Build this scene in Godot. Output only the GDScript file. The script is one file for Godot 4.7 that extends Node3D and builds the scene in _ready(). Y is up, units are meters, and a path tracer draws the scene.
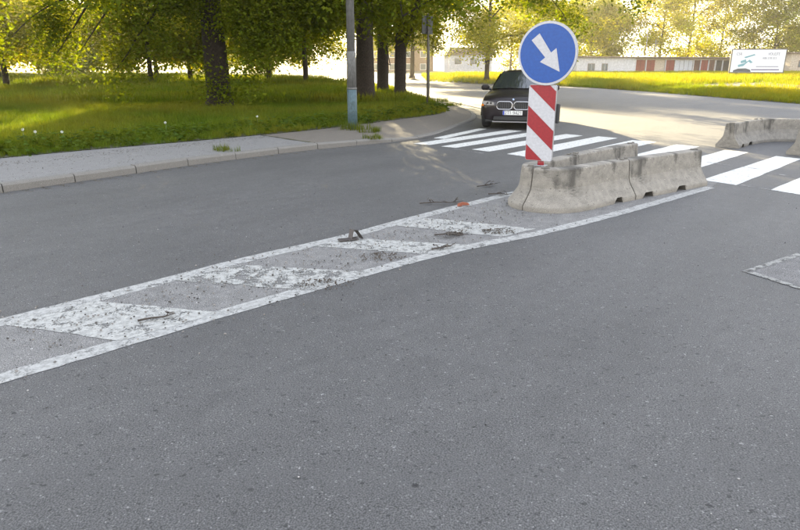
extends Node3D
# Shaded road with a concrete refuge island, low evening sun behind old lime trees.
# x right, y up, z towards the viewer; V(x, f, y) takes a distance f ahead of the camera.

var rng := RandomNumberGenerator.new()
var M := {}
var taken := {}
var SUN := Vector3.ZERO

func V(x: float, f: float, y: float = 0.0) -> Vector3: return Vector3(x, y, -f)
func R(a: float, b: float) -> float: return rng.randf_range(a, b)
func L(r: float, g: float, b: float) -> Color: return Color(r, g, b).linear_to_srgb()   # a real base colour

# ------------------------------------------------------------------ nodes
func numbered(n: String) -> String:
	if not taken.has(n):
		taken[n] = 0
		return n
	taken[n] += 1
	return "%s_%03d" % [n, taken[n]]

func thing(called: String, label: String, category: String, at := Vector3.ZERO, turn := 0.0, group := "") -> Node3D:
	var o := Node3D.new()
	o.name = numbered(called)
	add_child(o)
	o.position = at
	o.rotation.y = turn
	tag(o, label, category, group)
	return o

func tag(o: Node, label: String, category: String, group := "") -> void:
	o.set_meta("label", label)
	o.set_meta("category", category)
	if group != "": o.set_meta("group", group)

func obj(called: String, mesh: Mesh, mat: Material, parent: Node = null) -> MeshInstance3D:
	var o := MeshInstance3D.new()
	o.mesh = mesh
	o.material_override = mat
	if parent == null:
		o.name = numbered(called)
		add_child(o)
	else:
		o.name = called
		parent.add_child(o, true)
	return o

func struct_node(called: String) -> Node3D:
	var o := Node3D.new()
	o.name = numbered(called)
	add_child(o)
	o.set_meta("kind", "structure")
	return o

func setting(called: String, mesh: Mesh, mat: Material) -> MeshInstance3D:
	var o := obj(called, mesh, mat)
	o.set_meta("kind", "structure")
	return o

# ------------------------------------------------------------------ shapes
func begin(smooth := true) -> SurfaceTool:
	var st := SurfaceTool.new()
	st.begin(Mesh.PRIMITIVE_TRIANGLES)
	st.set_smooth_group(0 if smooth else -1)
	return st

func done(st: SurfaceTool) -> ArrayMesh:
	st.generate_normals()
	return st.commit()

func tri(st: SurfaceTool, a: Vector3, b: Vector3, c: Vector3, out: Vector3, ua := Vector2.ZERO, ub := Vector2.ZERO, uc := Vector2.ZERO) -> void:
	if (c - a).cross(b - a).dot(out) < 0.0:
		var t := b; b = c; c = t
		var u := ub; ub = uc; uc = u
	st.set_uv(ua); st.add_vertex(a)
	st.set_uv(ub); st.add_vertex(b)
	st.set_uv(uc); st.add_vertex(c)

func quad(st: SurfaceTool, a: Vector3, b: Vector3, c: Vector3, d: Vector3, out: Vector3, ua := Vector2.ZERO, ub := Vector2.ZERO, uc := Vector2.ZERO, ud := Vector2.ZERO) -> void:
	tri(st, a, b, c, out, ua, ub, uc)
	tri(st, a, c, d, out, ua, uc, ud)

# chamfered box: centre, size, chamfer
func cbox(st: SurfaceTool, c: Vector3, s: Vector3, ch := 0.01, basis := Basis.IDENTITY) -> void:
	var h := s * 0.5
	ch = min(ch, min(h.x, min(h.y, h.z)) * 0.8)
	var ax := [Vector3.RIGHT, Vector3.UP, Vector3.BACK]
	for i in 3:
		var j := (i + 1) % 3
		var k := (i + 2) % 3
		for sg in [-1.0, 1.0]:
			var n: Vector3 = ax[i] * sg
			var o: Vector3 = n * h[i]
			var u: Vector3 = ax[j] * (h[j] - ch)
			var v: Vector3 = ax[k] * (h[k] - ch)
			quad(st, c + basis * (o + u + v), c + basis * (o - u + v), c + basis * (o - u - v), c + basis * (o + u - v), basis * n)
			for s2 in [-1.0, 1.0]:
				# edge between +-i and +-j faces, along k
				var m: Vector3 = ax[j] * s2
				var p1: Vector3 = n * h[i] + m * (h[j] - ch)
				var p2: Vector3 = n * (h[i] - ch) + m * h[j]
				quad(st, c + basis * (p1 + v), c + basis * (p2 + v), c + basis * (p2 - v), c + basis * (p1 - v), basis * (n + m))
				for s3 in [-1.0, 1.0]:
					if i == 0:
						var w: Vector3 = ax[k] * s3
						tri(st, c + basis * (n * h[i] + m * (h[j] - ch) + w * (h[k] - ch)), c + basis * (n * (h[i] - ch) + m * h[j] + w * (h[k] - ch)), c + basis * (n * (h[i] - ch) + m * (h[j] - ch) + w * h[k]), basis * (n + m + w))

func box_mesh(s: Vector3, ch := 0.01) -> ArrayMesh:
	var st := begin(false)
	cbox(st, Vector3.ZERO, s, ch)
	return done(st)

func tube(st: SurfaceTool, pts: Array, radii: Array, sides := 8, caps := true, closed := false) -> void:
	var n := pts.size()
	var rings := []
	var up := Vector3.UP
	var dist := 0.0
	var lens := []
	for i in n:
		var d: Vector3
		if closed: d = pts[(i + 1) % n] - pts[(i - 1 + n) % n]
		else: d = pts[min(i + 1, n - 1)] - pts[max(i - 1, 0)]
		d = d.normalized()
		var ref := up - d * up.dot(d)
		if ref.length() < 0.15:
			ref = Vector3.RIGHT - d * d.x
			if i > 0 and rings.size() > 0: ref = (rings[i - 1][0] - pts[i - 1]); ref = ref - d * ref.dot(d)
		elif i > 0:
			ref = (rings[i - 1][0] - pts[i - 1]); ref = ref - d * ref.dot(d)
		ref = ref.normalized()
		var side := d.cross(ref)
		var ring := []
		for k in sides:
			var a := TAU * k / sides
			ring.append(pts[i] + (ref * cos(a) + side * sin(a)) * radii[i])
		rings.append(ring)
		if i > 0: dist += (pts[i] - pts[i - 1]).length()
		lens.append(dist)
	for i in (n if closed else n - 1):
		var j := (i + 1) % n
		for k in sides:
			var k2 := (k + 1) % sides
			quad(st, rings[i][k], rings[i][k2], rings[j][k2], rings[j][k], rings[i][k] + rings[j][k2] - pts[i] - pts[j], Vector2(float(k) / sides, lens[i]), Vector2(float(k + 1) / sides, lens[i]), Vector2(float(k + 1) / sides, lens[j]), Vector2(float(k) / sides, lens[j]))
	if caps and not closed:
		for k in sides:
			var k2 := (k + 1) % sides
			tri(st, pts[0], rings[0][k], rings[0][k2], pts[0] - pts[1])
			tri(st, pts[n - 1], rings[n - 1][k], rings[n - 1][k2], pts[n - 1] - pts[n - 2])

func tube_mesh(pts: Array, radii: Array, sides := 10) -> ArrayMesh:
	var st := begin()
	tube(st, pts, radii, sides)
	return done(st)

# loft through rings of equal size (open or closed profile)
func loft(st: SurfaceTool, rings: Array, closed_ring: bool, cap0: bool, cap1: bool, centers: Array) -> void:
	for i in rings.size() - 1:
		var a: Array = rings[i]
		var b: Array = rings[i + 1]
		var n := a.size()
		for k in (n if closed_ring else n - 1):
			var k2 := (k + 1) % n
			var mid: Vector3 = (a[k] + a[k2] + b[k] + b[k2]) * 0.25
			quad(st, a[k], a[k2], b[k2], b[k], mid - (centers[i] + centers[i + 1]) * 0.5)
	for e in 2:
		if (cap0 if e == 0 else cap1):
			var i := 0 if e == 0 else rings.size() - 1
			var j := 1 if e == 0 else rings.size() - 2
			var out: Vector3 = centers[i] - centers[j]
			var r: Array = rings[i]
			for k in r.size() - (0 if closed_ring else 1):
				tri(st, centers[i], r[k], r[(k + 1) % r.size()], out)

# flat polygon given as Vector2(x, f); height from a callable; uv in metres
func sheet(poly: PackedVector2Array, y: Callable) -> ArrayMesh:
	var st := begin()
	var idx := Geometry2D.triangulate_polygon(poly)
	for i in range(0, idx.size(), 3):
		var p := [poly[idx[i]], poly[idx[i + 1]], poly[idx[i + 2]]]
		var q := []
		for v in p: q.append(V(v.x, v.y, y.call(v)))
		if (q[2] - q[0]).cross(q[1] - q[0]).y < 0: q = [q[0], q[2], q[1]]
		for v in q:
			st.set_uv(Vector2(v.x, v.z))
			st.set_uv2(Vector2(v.x * 0.67 - v.z * 0.74, (v.x * 0.74 + v.z * 0.67) * 2.6))
			st.add_vertex(v)
	return done(st)

func flat(poly: Array, y: float) -> ArrayMesh:
	return sheet(PackedVector2Array(poly), func(_p): return y)

func smooth_path(p: Array, step: float) -> PackedVector2Array:
	var c := Curve2D.new()
	for i in p.size():
		var t: Vector2 = (p[min(i + 1, p.size() - 1)] - p[max(i - 1, 0)]) / 6.0
		c.add_point(p[i], -t, t)
	c.bake_interval = 0.05
	var out := PackedVector2Array()
	var n := int(ceil(c.get_baked_length() / step))
	for i in n + 1: out.append(c.sample_baked(c.get_baked_length() * i / n))
	return out

# ------------------------------------------------------------------ textures
func noise_img(w: int, h: int, freq: float, sd: int, kind := FastNoiseLite.TYPE_SIMPLEX_SMOOTH, oct := 3) -> PackedByteArray:
	var n := FastNoiseLite.new()
	n.seed = sd
	n.noise_type = kind
	n.frequency = freq
	n.fractal_octaves = oct
	var im := n.get_seamless_image(w, h, false, false, 0.1, true)
	im.convert(Image.FORMAT_L8)
	return im.get_data()

func tex(w: int, h: int, bytes: PackedByteArray, fmt := Image.FORMAT_RGB8) -> ImageTexture:
	return ImageTexture.create_from_image(Image.create_from_data(w, h, false, fmt, bytes))

func gray_tex(w: int, h: int, bytes: PackedByteArray) -> ImageTexture: return tex(w, h, bytes, Image.FORMAT_L8)

# mineral surface: base colour, mixed with fine grain, coarse patches, light and dark stones
func mineral(w: int, base: Color, fine: float, coarse: float, stones: int, sd: int, light := 1.5, dark := 0.5) -> Array:
	var a := noise_img(w, w, 0.22, sd, FastNoiseLite.TYPE_SIMPLEX, 2)
	var b := noise_img(w, w, 0.012, sd + 1, FastNoiseLite.TYPE_SIMPLEX_SMOOTH, 4)
	var g := PackedByteArray()
	g.resize(w * w)
	for i in w * w:
		g[i] = clampi(int(128.0 + (a[i] - 128.0) * fine + (b[i] - 128.0) * coarse), 0, 255)
	var r := RandomNumberGenerator.new()
	r.seed = sd
	for s in stones:
		var x := r.randi() % w
		var y := r.randi() % w
		var lit := r.randf() < 0.5
		var sx := r.randi_range(1, 4)
		var sy := r.randi_range(1, 3)
		for dy in sy:
			for dx in sx:
				var i := ((y + dy) % w) * w + (x + dx) % w
				g[i] = clampi(int(g[i] * (r.randf_range(1.1, light) if lit else r.randf_range(dark, 0.9))), 0, 255)
	var rough := PackedByteArray(a)
	for s in stones / 8:
		var cx := r.randi() % w
		var cy := r.randi() % w
		var rx := r.randf_range(1.5, 6.0)
		var ry := r.randf_range(1.2, 4.0)
		var amt := r.randf_range(0.62, 1.0) if r.randf() < 0.6 else r.randf_range(1.0, 1.38)
		for dy in range(-6, 7):
			for dx in range(-6, 7):
				var q := pow(dx / rx, 2.0) + pow(dy / ry, 2.0)
				if q > 1.0 + r.randf_range(-0.3, 0.3): continue
				var i := posmod(cy + dy, w) * w + posmod(cx + dx, w)
				g[i] = clampi(int(g[i] * amt), 0, 255)
				rough[i] = clampi(int(128 + (amt - 1.0) * 260.0), 0, 255)
	var c := PackedByteArray()
	c.resize(w * w * 3)
	for i in w * w:
		var k := g[i] / 128.0
		c[i * 3] = clampi(int(base.r * 255.0 * k), 0, 255)
		c[i * 3 + 1] = clampi(int(base.g * 255.0 * k), 0, 255)
		c[i * 3 + 2] = clampi(int(base.b * 255.0 * k), 0, 255)
	var hg := PackedByteArray()
	hg.resize(w * w)
	for i in w * w: hg[i] = clampi(int(128.0 + (a[i] - 128.0) * 0.3 + (rough[i] - 128.0) * 0.5), 0, 255)
	return [tex(w, w, c), gray_tex(w, w, hg)]

func std(c: Color, rough := 0.8, metal := 0.0) -> StandardMaterial3D:
	var m := StandardMaterial3D.new()
	m.albedo_color = c
	m.roughness = rough
	m.metallic = metal
	return m

# plain colour with triplanar mottling so that no surface is perfectly even
func mottled(c: Color, rough: float, scale: Vector3, amount := 0.35, metal := 0.0, world := true) -> StandardMaterial3D:
	var m := std(c, rough, metal)
	var n := NoiseTexture2D.new()
	n.width = 512; n.height = 512; n.seamless = true
	var f := FastNoiseLite.new()
	f.seed = 7; f.frequency = 0.02; f.fractal_octaves = 5
	n.noise = f
	var g := Gradient.new()
	g.set_color(0, Color(1 - amount, 1 - amount, 1 - amount)); g.set_color(1, Color.WHITE)
	n.color_ramp = g
	var key := "mot%.2f" % amount
	if M.has(key): m.albedo_texture = M[key]
	else:
		m.albedo_texture = n
		M[key] = n
	m.uv1_triplanar = true
	m.uv1_world_triplanar = world
	m.uv1_scale = scale
	return m

func materials() -> void:
	# asphalt: 2048 px over 5 m, plus slow patches over 22 m
	var a := mineral(2048, L(0.099, 0.097, 0.095), 0.42, 0.04, 42000, 11, 1.6, 0.42)
	var m := std(Color.WHITE, 0.72)
	m.albedo_texture = a[0]
	m.heightmap_enabled = true
	m.heightmap_texture = a[1]
	m.heightmap_scale = 0.2
	m.uv1_scale = Vector3(0.2, 0.2, 1)
	m.texture_repeat = true
	var w := 1024
	var p := noise_img(w, w, 0.006, 3, FastNoiseLite.TYPE_SIMPLEX_SMOOTH, 5)
	var q := noise_img(w, w, 0.03, 5, FastNoiseLite.TYPE_SIMPLEX_SMOOTH, 3)
	var d := PackedByteArray()
	d.resize(w * w * 3)
	for i in w * w:
		var v := clampf(0.86 + (p[i] - 128.0) / 128.0 * 0.07 + (q[i] - 128.0) / 128.0 * 0.02 - clampf((q[i] + p[i] - 318.0) / 40.0, 0.0, 1.0) * 0.05, 0.4, 1.0)
		d[i * 3] = int(v * 255); d[i * 3 + 1] = int(v * 254); d[i * 3 + 2] = int(v * 252)
	m.detail_enabled = true
	m.detail_blend_mode = BaseMaterial3D.BLEND_MODE_MUL
	m.detail_uv_layer = BaseMaterial3D.DETAIL_UV_2
	m.detail_albedo = tex(w, w, d)
	m.uv2_scale = Vector3(0.045, 0.045, 1)
	M.asphalt = m
	# dusty, gravelly asphalt of the island
	var g := mineral(1024, L(0.155, 0.150, 0.142), 0.45, 0.10, 9000, 23, 1.6, 0.4)
	m = std(Color.WHITE, 0.9)
	m.albedo_texture = g[0]
	m.heightmap_enabled = true; m.heightmap_texture = g[1]; m.heightmap_scale = 0.5
	m.uv1_scale = Vector3(0.42, 0.42, 1)
	M.dusty = m
	# sidewalk
	g = mineral(1024, L(0.165, 0.160, 0.153), 0.25, 0.035, 5000, 31, 1.3, 0.6)
	m = std(Color.WHITE, 0.85)
	m.albedo_texture = g[0]
	m.heightmap_enabled = true; m.heightmap_texture = g[1]; m.heightmap_scale = 0.3
	m.uv1_scale = Vector3(0.33, 0.33, 1)
	M.walk = m
	M.patch = M.dusty.duplicate()
	M.patch.albedo_color = L(0.82, 0.82, 0.84)
	m = m.duplicate()
	m.albedo_color = L(0.80, 0.72, 0.62)
	M.walk_old = m
	m = m.duplicate()
	m.albedo_color = L(0.95, 0.92, 0.86)
	m.uv1_triplanar = true; m.uv1_world_triplanar = true
	M.kerb = m
	# concrete of the barriers
	g = mineral(1024, L(0.225, 0.213, 0.195), 0.2, 0.09, 4000, 41, 1.2, 0.55)
	m = std(Color.WHITE, 0.9)
	m.albedo_texture = g[0]
	m.heightmap_enabled = true; m.heightmap_texture = g[1]; m.heightmap_scale = 0.15
	m.uv1_scale = Vector3(0.6, 0.6, 1)
	m.detail_enabled = true
	m.detail_blend_mode = BaseMaterial3D.BLEND_MODE_MUL
	m.detail_uv_layer = BaseMaterial3D.DETAIL_UV_2
	m.detail_albedo = stains()
	M.concrete = m
	# road paint with worn spots cut out
	M.paint_new = paint(L(0.62, 0.62, 0.60), 0.24, 51)
	M.paint_line = paint(L(0.35, 0.35, 0.34), 0.29, 52)
	M.paint_worn = paint(L(0.37, 0.37, 0.355), 0.31, 53)
	M.paint_bad = paint(L(0.37, 0.37, 0.355), 0.415, 54)
	M.paint_faint = paint(L(0.24, 0.24, 0.23), 0.42, 56)
	M.paint_ghost = paint(L(0.28, 0.28, 0.28), 0.5, 55)
	M.bark = mottled(L(0.085, 0.062, 0.045), 0.95, Vector3(3.2, 0.7, 3.2), 0.6)
	M.bark.heightmap_enabled = true
	M.bark.heightmap_texture = gray_tex(512, 512, noise_img(512, 512, 0.03, 8, FastNoiseLite.TYPE_SIMPLEX, 4))
	M.bark.heightmap_scale = 3.0
	M.soil = mottled(L(0.075, 0.075, 0.028), 0.95, Vector3(0.35, 0.35, 0.35), 0.5)
	M.leaf = leafy(Color(1.0, 0.96, 0.30))
	M.grass = leafy(Color(1.0, 0.97, 0.32))
	M.dead = std(L(0.075, 0.062, 0.05), 0.9)
	M.twig = std(L(0.055, 0.045, 0.038), 0.9)

func leafy(back: Color) -> StandardMaterial3D:
	var m := std(Color.WHITE, 0.7)
	m.vertex_color_use_as_albedo = true
	m.metallic_specular = 0.1
	m.backlight_enabled = true
	m.backlight = back
	m.cull_mode = BaseMaterial3D.CULL_DISABLED
	return m

func paint(c: Color, wear: float, sd: int) -> StandardMaterial3D:
	var w := 1024
	var a := noise_img(w, w, 0.012, sd, FastNoiseLite.TYPE_SIMPLEX_SMOOTH, 3)
	var b := noise_img(w, w, 0.11, sd + 3, FastNoiseLite.TYPE_SIMPLEX, 3)
	var e := noise_img(w, w, 0.03, sd + 9, FastNoiseLite.TYPE_SIMPLEX, 3)
	var d := PackedByteArray()
	d.resize(w * w * 4)
	for i in w * w:
		var s := (a[i] * 0.48 + b[i] * 0.36 + e[i] * 0.16) / 255.0
		var alpha := clampf((s - wear) * 14.0 + 0.5, 0.0, 1.0)
		var v := clampf(0.92 + (e[i] - 128.0) / 128.0 * 0.12 + (b[i] - 128.0) / 128.0 * 0.08 - clampf((wear + 0.12 - s) * 2.2, 0.0, 0.3), 0, 1)
		d[i * 4] = int(255 * v); d[i * 4 + 1] = int(254 * v); d[i * 4 + 2] = int(250 * v); d[i * 4 + 3] = int(alpha * 255)
	var m := std(c, 0.75)
	m.albedo_texture = tex(w, w, d, Image.FORMAT_RGBA8)
	m.transparency = BaseMaterial3D.TRANSPARENCY_ALPHA_SCISSOR
	m.alpha_scissor_threshold = 0.5
	m.uv1_scale = Vector3(0.45, 0.45, 1)
	return m

# weathering of cast concrete: blotches of black algae with drips below the rim (v = height / 0.5 m)
func stains() -> ImageTexture:
	var w := 1024
	var h := 256
	var a := noise_img(w, h, 0.008, 61, FastNoiseLite.TYPE_SIMPLEX_SMOOTH, 4)
	var b := noise_img(w, h, 0.05, 62, FastNoiseLite.TYPE_SIMPLEX, 3)
	var d := PackedByteArray()
	d.resize(w * h * 3)
	var drip := PackedFloat32Array()
	var f := FastNoiseLite.new()
	f.seed = 5; f.frequency = 0.006; f.fractal_octaves = 6
	for x in w: drip.append(clampf(f.get_noise_1d(x) * 1.5 + 0.10, 0.0, 0.62))
	for y in h:
		var v := float(y) / h       # 0 = rim, 1 = ground
		for x in w:
			var i := y * w + x
			var depth := drip[x] + (b[i] - 128.0) / 128.0 * 0.10
			var st := clampf((depth - v) * 5.0, 0.0, 1.0) * clampf(0.35 + (a[(y / 2) * w + (x * 2) % w] - 90.0) / 120.0, 0.0, 1.0)
			var sp := clampf((b[i] + a[i] - 300.0) / 60.0, 0.0, 1.0)
			var k := 1.0 - 0.36 * st - 0.07 * sp - clampf((a[i] - 128.0) / 128.0, 0, 1) * 0.05
			d[i * 3] = clampi(int(255 * k), 0, 255); d[i * 3 + 1] = clampi(int(251 * k), 0, 255); d[i * 3 + 2] = clampi(int(243 * k), 0, 255)
	return tex(w, h, d)

# ------------------------------------------------------------------ plants
func leaf_clump(n: int, size: float, radius: float, sd: int) -> ArrayMesh:
	var r := RandomNumberGenerator.new()
	r.seed = sd
	var st := begin(false)
	st.set_color(Color.WHITE)
	for i in n:
		var p := Vector3(r.randfn(0, 0.5), r.randfn(0, 0.42), r.randfn(0, 0.5)) * radius
		var yaw := r.randf() * TAU
		var pitch := r.randf_range(-1.15, 0.25)
		var b := Basis(Vector3.UP, yaw) * Basis(Vector3.RIGHT, pitch) * Basis(Vector3.BACK, r.randf_range(-0.7, 0.7))
		var s := size * r.randf_range(0.7, 1.25)
		var tip := p + b * Vector3(0, 0, -s)
		var lft := p + b * Vector3(-s * 0.42, s * 0.10, -s * 0.42)
		var rgt := p + b * Vector3(s * 0.42, s * 0.10, -s * 0.42)
		var k := r.randf_range(0.75, 1.2)
		st.set_color(Color(k, k, k))
		for v in [p, lft, tip, p, tip, rgt]: st.add_vertex(v)
	return done(st)

func tuft_mesh(n: int, h: float, spread: float, width: float, sd: int, lean := 0.5) -> ArrayMesh:
	var r := RandomNumberGenerator.new()
	r.seed = sd
	var st := begin(false)
	for i in n:
		var a := r.randf() * TAU
		var p := Vector3(cos(a), 0, sin(a)) * spread * sqrt(r.randf())
		var hh := h * r.randf_range(0.5, 1.15)
		var dir := r.randf() * TAU
		var out := Vector3(cos(dir), 0, sin(dir))
		var side := out.cross(Vector3.UP) * width * r.randf_range(0.7, 1.3)
		var l := lean * r.randf_range(0.1, 1.0) * hh
		var mid := p + Vector3.UP * hh * 0.55 + out * l * 0.3
		var tip := p + Vector3.UP * hh * r.randf_range(0.85, 1.0) + out * l
		var k := r.randf_range(0.75, 1.2)
		st.set_color(Color(k, k, k * 0.9))
		for v in [p - side, mid - side * 0.8, mid + side * 0.8, p - side, mid + side * 0.8, p + side, mid - side * 0.8, tip, mid + side * 0.8]: st.add_vertex(v)
	return done(st)

func multi(called: String, mesh: Mesh, mat: Material, xf: Array, cols: Array, parent: Node = null) -> MultiMeshInstance3D:
	var mm := MultiMesh.new()
	mm.transform_format = MultiMesh.TRANSFORM_3D
	mm.use_colors = true
	mm.mesh = mesh
	mm.instance_count = xf.size()
	var buf := PackedFloat32Array()
	buf.resize(xf.size() * 16)
	for i in xf.size():
		var t: Transform3D = xf[i]
		var b := t.basis
		var o := i * 16
		buf[o] = b.x.x; buf[o + 1] = b.y.x; buf[o + 2] = b.z.x; buf[o + 3] = t.origin.x
		buf[o + 4] = b.x.y; buf[o + 5] = b.y.y; buf[o + 6] = b.z.y; buf[o + 7] = t.origin.y
		buf[o + 8] = b.x.z; buf[o + 9] = b.y.z; buf[o + 10] = b.z.z; buf[o + 11] = t.origin.z
		var c: Color = cols[i]
		buf[o + 12] = c.r; buf[o + 13] = c.g; buf[o + 14] = c.b; buf[o + 15] = 1.0
	mm.buffer = buf
	var o2 := MultiMeshInstance3D.new()
	o2.multimesh = mm
	o2.material_override = mat
	o2.set_meta("kind", "stuff")
	if parent == null:
		o2.name = numbered(called)
		add_child(o2)
	else:
		o2.name = called
		parent.add_child(o2, true)
	return o2

var clumps := {}
func clump_of(kind: String) -> ArrayMesh:
	if not clumps.has(kind):
		if kind == "near": clumps[kind] = leaf_clump(46, 0.13, 0.62, 1)
		elif kind == "mid": clumps[kind] = leaf_clump(46, 0.19, 0.95, 2)
		elif kind == "far": clumps[kind] = leaf_clump(44, 0.30, 1.35, 3)
		elif kind == "weed": clumps[kind] = leaf_clump(16, 0.09, 0.14, 4)
	return clumps[kind]

func tint(base: Color, vary: float) -> Color:
	var k := R(1 - vary, 1 + vary)
	var y := R(-0.12, 0.12)
	return Color(base.r * k * (1 + y), base.g * k, base.b * k * (1 - y))

# an arching, uneven limb from a to b
func bough(a: Vector3, b: Vector3, r: float, arch: float) -> Array:
	var p := []
	var w := []
	var o := Vector3.ZERO
	for i in 10:
		var k := i / 9.0
		if i > 0: o += Vector3(R(-1, 1), R(-1, 1), R(-1, 1)) * 0.06
		p.append(a.lerp(b, k) + Vector3.UP * sin(k * PI) * arch + o)
		w.append(lerpf(r, 0.012, pow(k, 0.8)))
	return [p, w]

# d: x f h r base crown clumps kind leaf (opt) limbs fork droop lean top
func tree(called: String, label: String, d: Dictionary, sd: int, group := "") -> Node3D:
	rng.seed = sd
	var t := thing(called, label, "tree", V(d.x, d.f, d.get("y", 0.1)), 0.0, group)
	var H: float = d.h
	var r0: float = d.r
	var base: float = d.base
	var cr: float = d.crown
	var lean: Vector3 = d.get("lean", Vector3.ZERO)
	var st := begin()
	var axis := func(k: float) -> Vector3:
		return Vector3(sin(k * 5.0 + sd) * 0.12 * k * H * 0.12, k * H, cos(k * 4.0 + sd * 1.7) * 0.12 * k * H * 0.12) + lean * k * H
	var rad := func(k: float) -> float: return r0 * pow(1.0 - k * 0.93, 0.85)
	var pts := [Vector3(0, -0.15, 0)]
	var rr := [r0 * 1.45]
	pts.append(Vector3(0, 0.12, 0)); rr.append(r0 * 1.25)
	for i in 15:
		var k := 0.03 + i * 0.95 / 14.0
		pts.append(axis.call(k)); rr.append(rad.call(k) * (1.0 + R(-0.04, 0.04)))
	tube(st, pts, rr, 12)
	obj("trunk", done(st), M.bark, t)
	# limbs
	st = begin()
	var spots := []      # [point, weight]
	var nl: int = d.get("limbs", 15)
	for i in nl:
		var k := lerpf(base / H * 0.92, 0.93, pow((i + R(0.1, 0.9)) / nl, 0.85))
		var az := i * 2.39996 + R(-0.4, 0.4) + sd
		var rel := (k * H - base) / (H - base)
		var reach := cr * sqrt(maxf(0.08, 1.0 - pow(absf(rel - 0.38) / 0.64, 2.0))) * R(0.85, 1.12)
		if d.has("limb_az") and i < d.limb_az.size():
			az = d.limb_az[i][0]; k = d.limb_az[i][1]; reach = d.limb_az[i][2]
		var out := Vector3(cos(az), 0, sin(az))
		var rise := lerpf(0.32, 0.9, clampf(rel, 0, 1)) * reach
		var sag: float = d.get("droop", 0.5) * reach * (1.0 - clampf(rel, 0, 1) * 0.8)
		if d.has("limb_az") and i < d.limb_az.size(): sag = d.limb_az[i][3]
		var p0: Vector3 = axis.call(k)
		var lp := []
		var lr := []
		var rl: float = minf(rad.call(k) * 0.55, 0.17)
		for j in 7:
			var s := j / 6.0
			lp.append(p0 + out * reach * s + Vector3.UP * (rise * sin(s * 1.9) - sag * s * s) + Vector3(R(-1, 1), R(-1, 1), R(-1, 1)) * 0.12 * s * (1 if j > 0 else 0))
			lr.append(lerpf(rl, 0.018, pow(s, 0.75)))
		tube(st, lp, lr, 6, false)
		for b in 5:
			var j := 2 + b % 5
			var q0: Vector3 = lp[min(j, 6)]
			var bo := (out.rotated(Vector3.UP, R(0.4, 1.2) * (1 if b % 2 == 0 else -1)) + Vector3.UP * R(-0.45, 0.5)).normalized()
			var bl := reach * R(0.25, 0.45)
			var q1 := q0 + bo * bl * 0.5 + Vector3.UP * 0.1
			var q2 := q0 + bo * bl - Vector3.UP * bl * 0.25
			tube(st, [q0, q1, q2], [0.03, 0.018, 0.008], 4, false)
			spots.append([q0, q1]); spots.append([q1, q2]); spots.append([q1, q2])
		for j in range(3, 6): spots.append([lp[j], lp[j + 1]])
	for s in d.get("stems", []):
		tube(st, s[0], s[1], 9, false)
	obj("branch", done(st), M.bark, t)
	var xf := []
	var cols := []
	var leaf: Color = d.leaf
	var jit: float = {"near": 0.42, "mid": 0.62, "far": 0.9}[d.kind]
	for i in int(d.clumps):
		var s: Array = spots[rng.randi() % spots.size()]
		var p: Vector3 = s[0].lerp(s[1], rng.randf()) + Vector3(rng.randfn(0, jit), rng.randfn(0, jit * 0.8), rng.randfn(0, jit))
		if p.y < d.get("floor", 1.2): continue
		var sc := R(0.7, 1.3)
		xf.append(Transform3D(Basis(Vector3.UP, R(0, TAU)) * Basis(Vector3.RIGHT, R(-0.5, 0.5)) * sc, p))
		cols.append(tint(leaf, 0.28))
	for hcl in d.get("hang", []):      # hanging sprays: start, end, count
		for i in int(hcl[2]):
			var s := rng.randf()
			var p: Vector3 = hcl[0].lerp(hcl[1], s) + Vector3(rng.randfn(0, 0.3), rng.randfn(0, 0.3), rng.randfn(0, 0.3))
			xf.append(Transform3D(Basis(Vector3.UP, R(0, TAU)) * R(0.6, 1.1), p))
			cols.append(tint(leaf, 0.28))
	multi("crown", clump_of(d.kind), M.leaf, xf, cols, t)
	return t

# ------------------------------------------------------------------ layout
var KERB := [Vector2(-9.5, 2.8), Vector2(-7, 6.3), Vector2(-5.45, 8.46), Vector2(-4.37, 9.94), Vector2(-3.53, 11.11), Vector2(-2.53, 12.29), Vector2(-1.85, 13.05), Vector2(-1.04, 13.73), Vector2(-0.1, 14.55), Vector2(0.6, 15.5), Vector2(1.2, 17.0), Vector2(1.8, 18.9), Vector2(2.4, 20.6), Vector2(2.62, 22.5), Vector2(2.55, 24.5), Vector2(2.1, 28.7), Vector2(1.5, 33), Vector2(0.3, 40), Vector2(-3, 54), Vector2(-12, 74), Vector2(-32, 94), Vector2(-80, 118)]
var EDGE := [Vector2(-11.3, 4.8), Vector2(-8.8, 8.6), Vector2(-6.99, 10.99), Vector2(-5.83, 12.29), Vector2(-4.33, 13.73), Vector2(-2.47, 15.77), Vector2(-1.35, 17.29), Vector2(0, 19.48), Vector2(1.1, 21.2), Vector2(1.6, 22.6), Vector2(1.7, 24.4), Vector2(1.6, 26.6), Vector2(1.3, 29.5), Vector2(0.85, 32.1), Vector2(0.0, 37.5), Vector2(-0.9, 43.3), Vector2(-3.8, 54.2), Vector2(-12.7, 74.5), Vector2(-32.5, 94.6), Vector2(-80, 119)]
var FAR := [Vector2(44, 6), Vector2(28, 11), Vector2(21.5, 18), Vector2(19.3, 24), Vector2(18.2, 29.5), Vector2(17.3, 37.5), Vector2(16.0, 48), Vector2(13.2, 56.5), Vector2(7.9, 63), Vector2(4.3, 71), Vector2(0, 84), Vector2(-14, 106), Vector2(-50, 130)]

func kerb_h(p: Vector2) -> float:
	if p.y < 13.6: return 0.12
	if p.y < 15.6: return lerpf(0.12, 0.025, (p.y - 13.6) / 2.0)
	if p.y < 19.0: return 0.025
	if p.y < 22.5: return lerpf(0.025, 0.10, (p.y - 19.0) / 3.5)
	return 0.10

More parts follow.
